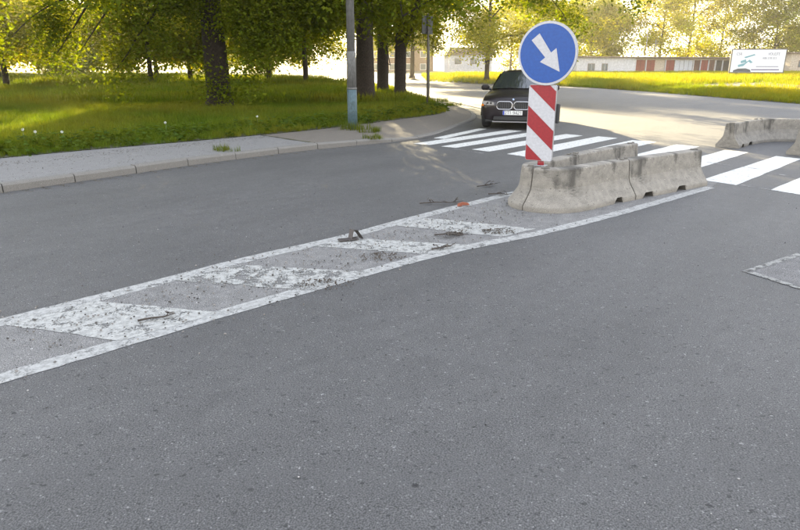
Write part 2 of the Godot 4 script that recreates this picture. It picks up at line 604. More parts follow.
func poly_dist(path: PackedVector2Array, p: Vector2) -> float:
	var best := 1e9
	for i in path.size() - 1:
		best = minf(best, p.distance_squared_to(Geometry2D.get_closest_point_to_segment(p, path[i], path[i + 1])))
	return sqrt(best)

func bank_h(d: float) -> float:
	var ds := [0.0, 0.4, 2.5, 7.0, 16.0, 200.0]
	var hs := [0.0, 0.09, 0.32, 0.55, 0.68, 0.72]
	for i in 5:
		if d <= ds[i + 1]: return lerpf(hs[i], hs[i + 1], (d - ds[i]) / (ds[i + 1] - ds[i]))
	return 0.72

func _ready() -> void:
	rng.seed = 2024
	# camera
	var cam := Camera3D.new()
	cam.name = "camera"
	add_child(cam)
	cam.position = Vector3(0, 1.65, 0)
	cam.rotation_degrees = Vector3(-17.58, 0, 0)
	cam.fov = 45.757
	cam.far = 4000
	cam.current = true
	# sky, exposure, haze
	var env := Environment.new()
	env.background_mode = Environment.BG_SKY
	var sky := Sky.new()
	var sm := ProceduralSkyMaterial.new()
	sm.sky_top_color = Color(0.66, 0.69, 0.75)
	sm.sky_horizon_color = Color(1.0, 0.97, 0.90)
	sm.sky_curve = 0.18
	sm.ground_horizon_color = Color(0.55, 0.52, 0.45)
	sm.ground_bottom_color = Color(0.25, 0.25, 0.22)
	sm.sun_angle_max = 30.0
	sky.sky_material = sm
	env.sky = sky
	env.background_energy_multiplier = 0.62
	env.tonemap_mode = Environment.TONE_MAPPER_LINEAR
	env.tonemap_exposure = 8.0
	env.volumetric_fog_enabled = true
	env.volumetric_fog_density = 0.00045
	env.volumetric_fog_albedo = Color(1.0, 0.97, 0.9)
	env.volumetric_fog_anisotropy = 0.6
	env.sdfgi_enabled = true; env.ssao_enabled = true; env.ssil_enabled = true
	var we := WorldEnvironment.new()
	we.name = "world"
	we.environment = env
	add_child(we)
	# low sun, behind the trees on the left
	var az := deg_to_rad(-10.0)
	var el := deg_to_rad(13.5)
	SUN = Vector3(sin(az) * cos(el), sin(el), -cos(az) * cos(el))
	var sun := DirectionalLight3D.new()
	sun.name = "sun"
	sun.basis = Basis.looking_at(-SUN)
	sun.light_energy = 1.6
	sun.light_color = Color(1.0, 0.92, 0.74)
	sun.light_angular_distance = 0.5
	sun.shadow_enabled = true
	add_child(sun)
	materials()
	grounds()
	markings()
	refuge_islands()
	traffic_sign()
	trees()
	grasses()
	car()
	posts()
	far_buildings()
	debris()

# ------------------------------------------------------------------ ground, road, sidewalk, kerb
func grounds() -> void:
	var g := PlaneMesh.new()
	g.size = Vector2(3000, 3000)
	var o := setting("ground", g, M.soil)
	o.position = Vector3(0, -0.06, -200)
	setting("road", flat([Vector2(-90, -25), Vector2(95, -25), Vector2(95, 140), Vector2(-90, 140)], 0.0), M.asphalt)
	var kp := smooth_path(KERB, 1.0)
	var ep := smooth_path(EDGE, 1.0)
	# kerb stones one by one as far as they can be told apart, then one run
	var kerb := struct_node("kerb")
	var rest := begin(false)
	var inner := PackedVector2Array()
	for i in kp.size():
		var t := (kp[min(i + 1, kp.size() - 1)] - kp[max(i - 1, 0)]).normalized()
		inner.append(kp[i] + Vector2(-t.y, t.x) * 0.16)
	for i in kp.size() - 1:
		var a := kp[i]
		var b := kp[i + 1]
		var t := (b - a).normalized()
		var nn := Vector2(-t.y, t.x)
		var st := begin(false) if i < 42 else rest
		var h := [kerb_h(a), kerb_h(b)]
		var gap := R(0.004, 0.012) if i < 42 else 0.0
		var up := R(-0.006, 0.006) if i < 42 else 0.0
		var ends := [a + t * gap, b - t * gap]
		var rings := []
		var cen := []
		for e in 2:
			var p: Vector2 = ends[e]
			var hh: float = h[e] + up + (0.004)
			var s := R(-0.008, 0.008) if i < 42 else 0.0
			var ring := []
			for q in [[0.0 + s, -0.1], [0.005 + s, hh - 0.03], [0.03 + s, hh], [0.15 + s, hh + 0.002], [0.16 + s, hh - 0.01], [0.16 + s, -0.1]]:
				ring.append(V(p.x + nn.x * q[0], p.y + nn.y * q[0], q[1]))
			rings.append(ring)
			cen.append(V(p.x + nn.x * 0.08, p.y + nn.y * 0.08, hh * 0.3))
		loft(st, rings, true, true, true, cen)
		if i < 42: obj("kerb_stone", done(st), M.kerb, kerb)
	var run := obj("kerb_stones", done(rest), M.kerb, kerb)
	run.set_meta("kind", "stuff")
	# sidewalk between kerb and grass
	var hmap := func(p: Vector2) -> float:
		return minf(kerb_h(p), 0.12) - 0.004 if poly_dist(inner, p) < 0.02 else 0.115
	var n1 := 13
	var near := PackedVector2Array()
	for i in n1 + 1: near.append(inner[i])
	var cut := 0
	for i in ep.size():
		if ep[i].distance_to(inner[n1]) < ep[cut].distance_to(inner[n1]): cut = i
	for i in range(cut, -1, -1): near.append(ep[i])
	setting("sidewalk", sheet(near, hmap), M.walk)
	var rest_p := PackedVector2Array()
	for i in range(n1, inner.size()):
		if inner[i].y < 36.0: rest_p.append(inner[i])
	for i in range(ep.size() - 1, cut - 1, -1):
		if ep[i].y < 36.0: rest_p.append(ep[i])
	setting("sidewalk", sheet(rest_p, hmap), M.walk_old)
	# soil-filled crack where the two surfaces meet
	var crack := PackedVector2Array()
	for k in 15: crack.append(inner[n1].lerp(ep[cut], 0.06 + k * 0.065) + Vector2(0.6, 0.8) * R(0.01, 0.05))
	for k in range(14, -1, -1): crack.append(inner[n1].lerp(ep[cut], 0.06 + k * 0.065) - Vector2(0.6, 0.8) * R(0.01, 0.06))
	setting("sidewalk_crack", sheet(crack, func(_p): return 0.1215), M.soil)
	# left verge
	var v := PackedVector2Array(ep)
	v.append(Vector2(-160, 140)); v.append(Vector2(-160, -25)); v.append(Vector2(-40, -25)); v.append(Vector2(-18, -4))
	verge_poly = v
	setting("verge", sheet(v, func(_p): return 0.125), M.soil)
	# bank across the junction
	far_path = smooth_path(FAR, 2.0)
	var st := begin()
	var rows := []
	for i in far_path.size():
		var t := (far_path[min(i + 1, far_path.size() - 1)] - far_path[max(i - 1, 0)]).normalized()
		var nn := Vector2(t.y, -t.x)
		if nn.dot(Vector2(0.6, 0.8)) < 0: nn = -nn
		var target := Vector2(70, 120)
		var row := []
		for dd in [0.0, 0.4, 2.5, 7.0]:
			var q: Vector2 = far_path[i] + nn * dd
			row.append(V(q.x, q.y, bank_h(dd)))
		var e: Vector2 = (far_path[i] + nn * 7.0)
		row.append(V(lerpf(e.x, target.x, 0.35), lerpf(e.y, target.y, 0.35), 0.68))
		row.append(V(target.x + (far_path[i].x - 10) * 0.6, target.y + i * 0.8, 0.72))
		rows.append(row)
	for i in rows.size() - 1:
		for k in 5: quad(st, rows[i][k], rows[i][k + 1], rows[i + 1][k + 1], rows[i + 1][k], Vector3.UP)
	setting("grass_bank", done(st), M.soil)

var verge_poly := PackedVector2Array()
var far_path := PackedVector2Array()

# ------------------------------------------------------------------ paint on the road
func strip(called: String, a: Array, b: Array, y: float, mat: Material, parent: Node) -> void:
	var p := PackedVector2Array(smooth_path(a, 0.07))
	var q := PackedVector2Array(smooth_path(b, 0.07))
	for i in p.size(): p[i] += Vector2(R(-0.005, 0.005), R(-0.005, 0.005))
	for i in q.size(): q[i] += Vector2(R(-0.007, 0.007), R(-0.007, 0.007))
	q.reverse()
	p.append_array(q)
	obj(called, sheet(p, func(_p): return y), mat, parent)

func markings() -> void:
	# island field
	var left := [Vector2(-3.9, 2.7), Vector2(-2.74, 3.98), Vector2(-2.06, 4.71), Vector2(-1.44, 5.4), Vector2(-0.61, 6.2), Vector2(0.0, 6.9), Vector2(0.75, 7.72), Vector2(1.55, 8.56)]
	var right := [Vector2(-3.3, 1.95), Vector2(-2.18, 3.06), Vector2(-1.8, 3.43), Vector2(-1.13, 4.09), Vector2(-0.13, 5.03), Vector2(0.56, 5.62), Vector2(1.49, 6.25), Vector2(2.54, 7.1), Vector2(4.47, 8.82)]
	var field := PackedVector2Array()
	for p in left: field.append(p + Vector2(0.03, -0.04))
	field.append(Vector2(2.2, 9.3)); field.append(Vector2(3.4, 10.4)); field.append(Vector2(4.75, 9.3))
	for i in range(right.size() - 1, -1, -1): field.append(right[i] + Vector2(-0.03, 0.04))
	setting("island_surface", sheet(field, func(_p): return 0.0015), M.dusty)
	var mk := struct_node("road_marking")
	var lin := []
	for p in left: lin.append(p + Vector2(0.10, -0.11))
	strip("edge_line", left, lin, 0.003, M.paint_line, mk)
	var rin := []
	for p in right: rin.append(p + Vector2(-0.085, 0.115))
	strip("edge_line", right, rin, 0.003, M.paint_line, mk)
	var hs := [[Vector2(0.30, 6.98), Vector2(-0.06, 6.62), Vector2(1.03, 6.14), Vector2(1.44, 6.47), M.paint_worn], [Vector2(-0.50, 6.10), Vector2(-0.84, 5.80), Vector2(0.28, 5.52), Vector2(0.72, 5.82), M.paint_worn], [Vector2(-1.40, 5.20), Vector2(-1.82, 4.78), Vector2(-0.75, 4.56), Vector2(-0.26, 5.0), M.paint_bad], [Vector2(-2.24, 4.32), Vector2(-2.66, 3.88), Vector2(-1.75, 3.62), Vector2(-1.26, 4.10), M.paint_worn], [Vector2(-3.1, 3.2), Vector2(-3.5, 2.8), Vector2(-2.7, 2.65), Vector2(-2.3, 3.05), M.paint_worn]]
	for h in hs:
		var ring := []
		for k in 4:
			var p0: Vector2 = h[k]
			var p1: Vector2 = h[(k + 1) % 4]
			for j in 14: ring.append(p0.lerp(p1, j / 14.0) + Vector2(R(-0.010, 0.010), R(-0.010, 0.010)))
		obj("hatch_stripe", flat(ring, 0.0045), h[4], mk)
	# crossing: near corner and far corner of each bar
	var cr := struct_node("pedestrian_crossing")
	var bars := [[0.79, 15.27, 1.05, 15.1, 2.39, 17.58, 2.2, 17.75], [0.29, 14.15, 0.66, 13.9, 3.25, 17.0, 2.92, 17.3], [0.88, 13.64, 1.18, 13.4, 3.85, 16.5, 3.55, 16.85], [1.49, 13.12, 1.8, 12.78, 4.54, 15.84, 4.22, 16.22], [2.1, 12.43, 2.42, 12.0, 5.22, 15.28, 4.88, 15.68], [2.72, 11.7, 3.03, 11.28, 5.85, 14.48, 5.42, 14.85], [3.34, 10.96, 3.65, 10.54, 6.43, 13.62, 6.1, 14.0], [3.97, 10.22, 4.27, 9.8, 6.98, 12.66, 6.7, 13.05], [4.59, 9.48, 4.88, 9.04, 7.48, 11.74, 7.23, 12.13], [5.18, 8.67, 5.4, 8.3, 8.1, 10.9, 7.85, 11.3], [5.8, 7.85, 6.1, 7.45, 8.75, 10.05, 8.5, 10.45]]
	for q in bars:
		var ring := []
		for k in 4:
			var p0 := Vector2(q[k * 2], q[k * 2 + 1])
			var p1 := Vector2(q[(k * 2 + 2) % 8], q[(k * 2 + 3) % 8])
			for j in 10: ring.append(p0.lerp(p1, j / 10.0) + Vector2(R(-0.008, 0.008), R(-0.008, 0.008)))
		obj("crossing_bar", flat(ring, 0.003), M.paint_new, cr)
	# remains of older lines
	var old := struct_node("old_marking")
	for q in [[Vector2(5.55, 11.35), Vector2(6.05, 10.55)], [Vector2(6.0, 10.2), Vector2(6.35, 9.4)], [Vector2(4.98, 9.1), Vector2(5.25, 8.6)], [Vector2(1.7, 12.4), Vector2(1.1, 13.2)]]:
		var d: Vector2 = (q[1] - q[0]).normalized()
		var w := Vector2(d.y, -d.x) * 0.06
		obj("faded_line", flat([q[0], q[1], q[1] + w, q[0] + w], 0.0035), M.paint_ghost, old)
	# patched trench with a pale sealed edge
	var patch := struct_node("road_patch")
	obj("patch_surface", flat([Vector2(2.95, 5.03), Vector2(3.75, 5.55), Vector2(4.9, 5.2), Vector2(3.9, 4.2), Vector2(3.12, 4.64)], 0.002), M.patch, patch)
	obj("sealed_edge", flat([Vector2(2.88, 5.03), Vector2(3.72, 5.60), Vector2(4.4, 5.75), Vector2(4.4, 5.67), Vector2(3.74, 5.53), Vector2(2.97, 5.03)], 0.004), M.paint_faint, patch)
	obj("sealed_edge", flat([Vector2(2.88, 5.03), Vector2(2.96, 5.03), Vector2(3.13, 4.66), Vector2(3.9, 4.14), Vector2(3.86, 4.09), Vector2(3.08, 4.60)], 0.0055), M.paint_faint, patch)

# ------------------------------------------------------------------ concrete refuge islands
func barrier(path: Array, label: String, group: String, notches: Array, cap0 := true, cap1 := true) -> void:
	var c := Vector2.ZERO
	for p in path: c += p
	c /= path.size()
	var t := thing("concrete_barrier", label, "barrier", V(c.x, c.y), 0.0, group)
	var pp := smooth_path(path, 0.05)
	var total := 0.0
	for i in pp.size() - 1: total += pp[i].distance_to(pp[i + 1])
	# profile: half width against height
	var full := [[0.232, 0.0], [0.236, 0.055], [0.228, 0.068], [0.150, 0.175], [0.118, 0.225], [0.104, 0.27], [0.084, 0.482], [0.078, 0.494], [0.066, 0.5]]
	var st := begin()
	var u0 := R(0, 3.0)
	var s := 0.0
	var prev := []
	var prevc := Vector3.ZERO
	var prev_n := false
	var prev_uv := []
	for i in pp.size():
		if i > 0: s += pp[i].distance_to(pp[i - 1])
		var d := (pp[min(i + 1, pp.size() - 1)] - pp[max(i - 1, 0)]).normalized()
		var n := Vector2(-d.y, d.x)
		var cut := false
		for k in notches:
			if absf(s - k) < 0.085: cut = true
		var ring := []
		var uvs := []
		var chip := 1.0 + R(-0.0015, 0.0015)
		for side in [-1.0, 1.0]:
			for q in (full if side < 0 else full.duplicate()):
				var y: float = q[1]
				var hw: float = q[0]
				if cut and y < 0.08: y = 0.075 + y * 0.02
				ring.append([hw * side * chip, y])
		# order: up the one side, down the other
		var order := []
		for k in full.size(): order.append(ring[k])
		for k in range(full.size() - 1, -1, -1): order.append(ring[full.size() + k])
		var pts := []
		for q in order:
			var w: Vector2 = pp[i] - c + n * q[0]
			pts.append(V(w.x, w.y, q[1]))
			uvs.append(Vector2(u0 + s, 1.0 - q[1] / 0.5))
		var cc := V(pp[i].x - c.x, pp[i].y - c.y, 0.2)
		if i > 0:
			for k in pts.size():
				var k2 := (k + 1) % pts.size()
				var mid: Vector3 = (pts[k] + pts[k2] + prev[k] + prev[k2]) * 0.25
				var ax := (cc + prevc) * 0.5
				ax.y = clampf(mid.y, 0.05, 0.40) if k != pts.size() - 1 else 0.3
				var a: Vector2 = prev_uv[k]
				var b: Vector2 = prev_uv[k2]
				st.set_smooth_group([1, 1, 2, 3, 3, 4, 5, 5, 6, 7, 7, 8, 9, 9, 10, 11, 11, 12][k])
				quadc(st, prev[k], prev[k2], pts[k2], pts[k], mid - ax, a, b, uvs[k2], uvs[k])
		if (i == 0 and cap0) or (i == pp.size() - 1 and cap1):
			var out := V(d.x, d.y) * (-1.0 if i == 0 else 1.0)
			st.set_smooth_group(20 + (0 if i == 0 else 1))
			for k in full.size() - 1:
				var k2: int = pts.size() - 1 - k
				quadc(st, pts[k], pts[k + 1], pts[k2 - 1], pts[k2], out, uvs[k], uvs[k + 1], uvs[k2 - 1] + Vector2(0.3, 0), uvs[k2] + Vector2(0.3, 0))
		prev = pts; prevc = cc; prev_uv = uvs
	obj("block", done(st), M.concrete, t)
	# mortar crumbs and lifting loop stubs left on top at both ends
	for e in [0, pp.size() - 1]:
		if (e == 0 and not cap0) or (e > 0 and not cap1): continue
		var q: Vector2 = pp[e]
		var dd := (pp[min(e + 1, pp.size() - 1)] - pp[max(e - 1, 0)]).normalized() * (1.0 if e == 0 else -1.0)
		for k in 3:
			var m := obj("mortar_crumb", box_mesh(Vector3(R(0.02, 0.06), R(0.012, 0.025), R(0.02, 0.05)), 0.008), M.concrete, t)
			m.position = V(q.x - c.x + dd.x * R(0.03, 0.12) + R(-0.03, 0.03), q.y - c.y + dd.y * R(0.03, 0.12) + R(-0.03, 0.03), 0.507)
			m.rotation.y = R(0, 3)

func quadc(st: SurfaceTool, a: Vector3, b: Vector3, c: Vector3, d: Vector3, out: Vector3, ua: Vector2, ub: Vector2, uc: Vector2, ud: Vector2) -> void:
	var vs := [[a, ua], [b, ub], [c, uc], [a, ua], [c, uc], [d, ud]]
	for i in [0, 3]:
		var t := [vs[i], vs[i + 1], vs[i + 2]]
		if (t[2][0] - t[0][0]).cross(t[1][0] - t[0][0]).dot(out) < 0: t = [t[0], t[2], t[1]]
		for v in t:
			var w: Vector2 = v[1]
			st.set_uv(Vector2(w.x, w.y * 0.5))
			st.set_uv2(Vector2(w.x / 4.0, w.y * 0.98 + 0.01))
			st.add_vertex(v[0])

func refuge_islands() -> void:
	var g := "concrete barrier blocks round the refuge island with the blue sign"
	barrier([Vector2(1.655, 7.50), Vector2(1.72, 7.44), Vector2(1.90, 7.44), Vector2(2.14, 7.57), Vector2(2.55, 7.92), Vector2(2.90, 8.17)], "curved pale concrete barrier block under the striped plate, facing the hatching", g, [1.18])
	barrier([Vector2(2.914, 8.181), Vector2(3.6, 8.68), Vector2(4.30, 9.18)], "straight concrete barrier block with dark stained rim ending at the white crossing bars", g, [0.28, 1.05])
	barrier([Vector2(1.643, 7.513), Vector2(1.585, 7.62), Vector2(1.63, 7.83), Vector2(1.98, 8.18), Vector2(2.38, 8.68)], "bent concrete barrier block beside the car lane, round the nose of the blue-sign island", g, [0.75])
	barrier([Vector2(2.389, 8.692), Vector2(3.0, 9.32), Vector2(3.66, 9.98)], "straight concrete barrier block on the car-lane side of the blue-sign island", g, [0.45, 1.4])
	g = "concrete barrier blocks of the bare refuge island across the crossing"
	barrier([Vector2(6.92, 13.42), Vector2(7.5, 14.05), Vector2(8.10, 14.58)], "barrier block of the bare island with its exposed end face toward the sunlit road", g, [0.3, 0.85])
	barrier([Vector2(8.108, 14.585), Vector2(8.6, 14.78), Vector2(9.15, 14.7), Vector2(9.7, 14.4), Vector2(9.85, 14.15)], "curved barrier block forming the closed end of the bare island", g, [])
	barrier([Vector2(7.72, 12.22), Vector2(8.6, 12.98), Vector2(9.86, 14.14)], "barrier block of the bare island standing nearest the right-hand crossing bars", g, [0.6, 2.0])

# ------------------------------------------------------------------ keep-right sign with hazard plate
func disc_poly(r: float, n := 48) -> PackedVector2Array:
	var p := PackedVector2Array()
	for i in n: p.append(Vector2(cos(TAU * i / n), sin(TAU * i / n)) * r)
	return p

func face(poly: PackedVector2Array, z: float) -> ArrayMesh:
	var st := begin(false)
	var idx := Geometry2D.triangulate_polygon(poly)
	for i in range(0, idx.size(), 3):
		var a := poly[idx[i]]; var b := poly[idx[i + 1]]; var c := poly[idx[i + 2]]
		tri(st, Vector3(a.x, a.y, z), Vector3(b.x, b.y, z), Vector3(c.x, c.y, z), Vector3.BACK)
	return done(st)

func slab(poly: PackedVector2Array, z0: float, z1: float) -> ArrayMesh:
	var st := begin(false)
	var idx := Geometry2D.triangulate_polygon(poly)
	for i in range(0, idx.size(), 3):
		var a := poly[idx[i]]; var b := poly[idx[i + 1]]; var c := poly[idx[i + 2]]
		tri(st, Vector3(a.x, a.y, z1), Vector3(b.x, b.y, z1), Vector3(c.x, c.y, z1), Vector3.BACK)
		tri(st, Vector3(a.x, a.y, z0), Vector3(b.x, b.y, z0), Vector3(c.x, c.y, z0), Vector3.FORWARD)
	var n := poly.size()
	var cc := Vector2.ZERO
	for p in poly: cc += p / n
	for i in n:
		var a := poly[i]
		var b := poly[(i + 1) % n]
		var m := (a + b) * 0.5 - cc
		var ed := (b - a).orthogonal()
		if Geometry2D.is_point_in_polygon((a + b) * 0.5 + ed.normalized() * 0.0005, poly): ed = -ed
		quad(st, Vector3(a.x, a.y, z0), Vector3(b.x, b.y, z0), Vector3(b.x, b.y, z1), Vector3(a.x, a.y, z1), Vector3(ed.x, ed.y, 0))
	return done(st)

func round_rect(w: float, h: float, r: float, seg := 5) -> PackedVector2Array:
	var p := PackedVector2Array()
	for q in 4:
		var c := Vector2((w / 2 - r) * [1, -1, -1, 1][q], (h / 2 - r) * [1, 1, -1, -1][q])
		for i in seg + 1: p.append(c + Vector2.from_angle(PI / 2 * q + PI / 2 * i / seg) * r)
	return p

func traffic_sign() -> void:
	var metal := mottled(L(0.42, 0.43, 0.44), 0.5, Vector3(4, 4, 4), 0.25, 0.6)
	var blue := mottled(L(0.008, 0.078, 0.34), 0.38, Vector3(2.5, 2.5, 2.5), 0.16)
	var white := mottled(L(0.50, 0.50, 0.52), 0.4, Vector3(3, 3, 3), 0.12)
	var red := mottled(L(0.31, 0.012, 0.02), 0.42, Vector3(3, 3, 3), 0.18)
	var t := thing("traffic_sign", "round blue sign with white arrow pointing down right, on concrete barrier", "traffic sign", V(1.70, 7.60, 0.5), deg_to_rad(-31))
	obj("post", tube_mesh([Vector3(0, -0.06, -0.03), Vector3(0, 1.62, -0.03)], [0.03, 0.03], 14), metal, t)
	var disc := obj("disc", slab(disc_poly(0.35), -0.006, 0.012), metal, t)
	disc.position = Vector3(0.01, 1.285, 0.045)
	obj("white_rim", face(disc_poly(0.346), 0.0145), white, disc)
	obj("blue_face", face(disc_poly(0.322), 0.017), blue, disc)
	var arrow := PackedVector2Array()
	var dir := Vector2(0.63, -0.777)
	var nrm := Vector2(-dir.y, dir.x)
	for q in [[-0.225, 0.058], [0.03, 0.042], [0.03, 0.118], [0.265, 0.0], [0.03, -0.118], [0.03, -0.042], [-0.225, -0.058]]: arrow.append(dir * (q[0] - 0.01) + nrm * q[1])
	obj("arrow", face(arrow, 0.0195), white, disc)
	for y in [-0.2, 0.2]:
		var cl := begin()
		tube(cl, [Vector3(-0.07, y, -0.03), Vector3(0.07, y, -0.03)], [0.018, 0.018], 8)
		obj("clamp", done(cl), metal, disc)
	# hazard plate below
	var p := thing("hazard_plate", "upright red and white striped hazard plate below the round blue sign", "sign", V(1.70, 7.60, 0.5), deg_to_rad(-31))
	var body := round_rect(0.335, 0.88, 0.03)
	var pl := obj("plate", slab(body, -0.012, 0.012), metal, p)
	pl.position = Vector3(-0.02, 0.505, 0.03)
	obj("white_face", face(round_rect(0.329, 0.874, 0.028), 0.0145), white, pl)
	# diagonal red bands falling to the right, clipped to the plate
	var clip := round_rect(0.324, 0.869, 0.025)
	for k in range(-2, 3):
		var y0 := -0.053 + k * 0.45
		var band := PackedVector2Array([Vector2(-0.3, y0 + 0.264 + 0.112), Vector2(0.3, y0 - 0.264 + 0.112), Vector2(0.3, y0 - 0.264 - 0.112), Vector2(-0.3, y0 + 0.264 - 0.112)])
		for piece in Geometry2D.intersect_polygons(band, clip): obj("red_stripe", face(piece, 0.017), red, pl)
	var foot := begin()
	tube(foot, [Vector3(0.0, -0.02, 0.0), Vector3(0.0, 0.1, 0.0)], [0.042, 0.036], 12)
	obj("socket", done(foot), red, p)
	obj("base_plate", box_mesh(Vector3(0.14, 0.014, 0.11), 0.004), metal, p).position = Vector3(0, 0.006, 0)
	var lamp := obj("rear_lamp_box", box_mesh(Vector3(0.06, 0.22, 0.05), 0.01), std(L(0.03, 0.03, 0.03), 0.6), p)
	lamp.position = Vector3(0.15, 0.62, -0.02)

# ------------------------------------------------------------------ trees
func trees() -> void:
	var g1 := Color(0.17, 0.215, 0.018)
	var g2 := Color(0.25, 0.275, 0.018)
	var g3 := Color(0.36, 0.37, 0.018)
	var g4 := Color(0.46, 0.45, 0.018)
	var park := "old lime trees in the park strip"
	tree("lime_tree", "thick dark trunk with low hanging leafy sprays behind the sidewalk", {"x": -6.6, "f": 23.7, "h": 17.0, "r": 0.46, "base": 3.0, "crown": 8.2, "clumps": 3600, "kind": "near", "leaf": g1, "limbs": 20, "droop": 0.75, "floor": 1.9,
		"stems": [bough(Vector3(0, 6.4, 0), Vector3(-5.4, 1.9, 1.0), 0.15, 0.9), bough(Vector3(0, 5.8, 0), Vector3(-4.0, 2.0, 1.2), 0.11, 0.7), bough(Vector3(0, 4.7, 0), Vector3(-3.1, 1.5, 1.2), 0.09, 0.5), bough(Vector3(0, 5.4, 0), Vector3(2.4, 2.0, 1.0), 0.10, 0.6), bough(Vector3(-2.6, 4.6, 0.5), Vector3(-4.4, 2.9, 1.3), 0.05, 0.3), bough(Vector3(-3.6, 3.8, 0.7), Vector3(-6.6, 2.5, 0.8), 0.05, 0.4), bough(Vector3(-1.5, 3.9, 0.5), Vector3(-2.1, 2.0, 1.2), 0.04, 0.2)],
		"limb_az": [[PI - 0.25, 0.30, 8.5, 5.2], [PI * 0.82, 0.34, 8.0, 5.0], [0.1, 0.30, 5.0, 3.6], [PI * 0.6, 0.28, 6.5, 3.8], [PI * 1.25, 0.3, 8, 4.2]],
		"hang": [[Vector3(2.6, 4.8, -1.0), Vector3(2.4, 2.2, -1.0), 110], [Vector3(3.8, 5.0, -1.5), Vector3(3.6, 2.6, -1.5), 110], [Vector3(-1.7, 5.6, 0.4), Vector3(-0.6, 3.2, 0.5), 110], [Vector3(-2.5, 7.5, -1.0), Vector3(-1.0, 4.0, -1.0), 150], [Vector3(0.5, 8.0, -1.0), Vector3(0.6, 4.6, -1.0), 80], [Vector3(2.0, 5.2, 1.0), Vector3(1.7, 1.3, 1.2), 130], [Vector3(3.0, 5.4, 0.6), Vector3(2.7, 2.2, 0.9), 90], [Vector3(1.1, 4.6, 1.0), Vector3(1.1, 2.4, 1.0), 60], [Vector3(4.0, 5.4, 0.2), Vector3(4.0, 3.4, 0.2), 60], [Vector3(-2.5, 4.0, 0.8), Vector3(-3.1, 1.0, 1.0), 80], [Vector3(-1.4, 3.6, 0.8), Vector3(-1.6, 1.9, 1.0), 40], [Vector3(-5.5, 4.6, 0.5), Vector3(-5.2, 1.3, 0.6), 80], [Vector3(-7.8, 4.6, 0.5), Vector3(-8.0, 1.6, 0.6), 80], [Vector3(-10.0, 4.6, 0.5), Vector3(-10.0, 2.0, 0.6), 70], [Vector3(-0.2, 2.6, 0.55), Vector3(-0.3, 0.5, 0.6), 12], [Vector3(0.9, 1.2, 0.8), Vector3(0.4, 0.2, 0.7), 14]]}, 3, park)
	tree("lime_tree", "stout brown trunk just behind the grey lamp post", {"x": -1.45, "f": 27.6, "h": 18.0, "r": 0.40, "base": 3.2, "crown": 7.0, "clumps": 3000, "kind": "near", "leaf": g1, "limbs": 18, "droop": 0.6, "floor": 2.6}, 5, park)
	tree("lime_tree", "slimmer trunk half hidden behind the stout one by the lamp post", {"x": -0.95, "f": 35.8, "h": 17.0, "r": 0.33, "base": 3.6, "crown": 6.5, "clumps": 2600, "kind": "near", "leaf": g2, "limbs": 16, "droop": 0.5, "floor": 2.6}, 8, park)
	tree("lime_tree", "trunk forking low into two stems beside the sign pole", {"x": 0.0, "f": 31.2, "h": 17.0, "r": 0.30, "base": 3.2, "crown": 7.4, "clumps": 3600, "kind": "near", "leaf": g1, "limbs": 20, "droop": 0.62, "floor": 2.3,
		"stems": [[[Vector3(0.05, 2.2, 0), Vector3(0.5, 3.4, 0.1), Vector3(1.0, 4.8, 0.2), Vector3(2.0, 7.2, 0.3)], [0.2, 0.17, 0.14, 0.06]]],
		"limb_az": [[0.0, 0.30, 7.6, 3.6], [0.35, 0.36, 7.8, 3.0], [-0.3, 0.40, 7.6, 2.2], [0.15, 0.5, 7.0, 1.4]]}, 13, park)
	var back := "trees deeper in the park"
	var defs := [
		[-31.5, 50.0, 9.0, 0.46, 2.6, 6.0, g3, "wide dark trunk standing deep in the park behind meadow grass"],
		[-19.8, 52.0, 6.0, 0.24, 2.8, 3.6, g3, "thin straight trunk at the back of the park, left of its twin"],
		[-17.6, 55.0, 6.2, 0.24, 2.8, 3.4, g2, "thin straight trunk at the back of the park, right of its twin"],
		[-26.5, 44.0, 6.0, 0.22, 2.6, 3.8, g3, "spreading tree with yellow sunlit leaves over the meadow"],
		[-7.2, 50.0, 11.5, 0.20, 3.0, 5.6, g2, "small tree standing where sun glares under the branches"],
		[-11.6, 58.0, 9.6, 0.22, 3.0, 4.0, g2, "straight tree half hidden behind the thick dark trunk"],
		[-24.5, 36.0, 6.0, 0.18, 2.6, 3.0, g2, "slim young tree at the edge of the meadow grass"],
		[-38.0, 62.0, 8.0, 0.3, 2.4, 5.5, g2, "broad far park tree behind the wide dark trunk"],
		[-26.0, 70.0, 6.5, 0.26, 2.2, 4.4, g2, "far park tree seen between the thin trunks"],
		[-12.0, 84.0, 8.0, 0.26, 2.6, 4.5, g2, "far tree where the road bends away behind the park"],
	]
	var i := 0
	for d in defs:
		tree("park_tree", d[7], {"x": d[0], "f": d[1], "h": d[2], "r": d[3], "base": d[4], "crown": d[5], "clumps": 1500 if d[2] > 9.5 else 800, "kind": "mid", "leaf": d[6], "limbs": 14, "droop": 0.55, "floor": 1.9}, 30 + i, back)
		i += 1
	i = 0
	for q in [[-62.0, 92.0], [-50.0, 100.0], [-40.0, 88.0], [-72.0, 84.0], [-31.0, 104.0], [-55.0, 78.0], [-84.0, 100.0], [-22.0, 112.0]]:
		tree("wood_tree", "leafy low-branched tree of the wood closing off the park", {"x": q[0], "f": q[1], "h": R(5.0, 6.5), "r": 0.2, "base": 1.2, "crown": R(5.0, 6.5), "clumps": 900, "kind": "far", "leaf": [g2, g3][i % 2], "limbs": 14, "droop": 0.5, "floor": 0.3}, 120 + i, "trees of the wood closing off the park")
		i += 1
	tree("roadside_tree", "slender trunked tree with yellow leaves on the bank beyond the car", {"x": 8.6, "f": 65.0, "y": 0.3, "h": 13.5, "r": 0.24, "base": 2.6, "crown": 6.2, "clumps": 2000, "kind": "mid", "leaf": g3, "limbs": 14, "droop": 0.5, "floor": 1.5}, 50)
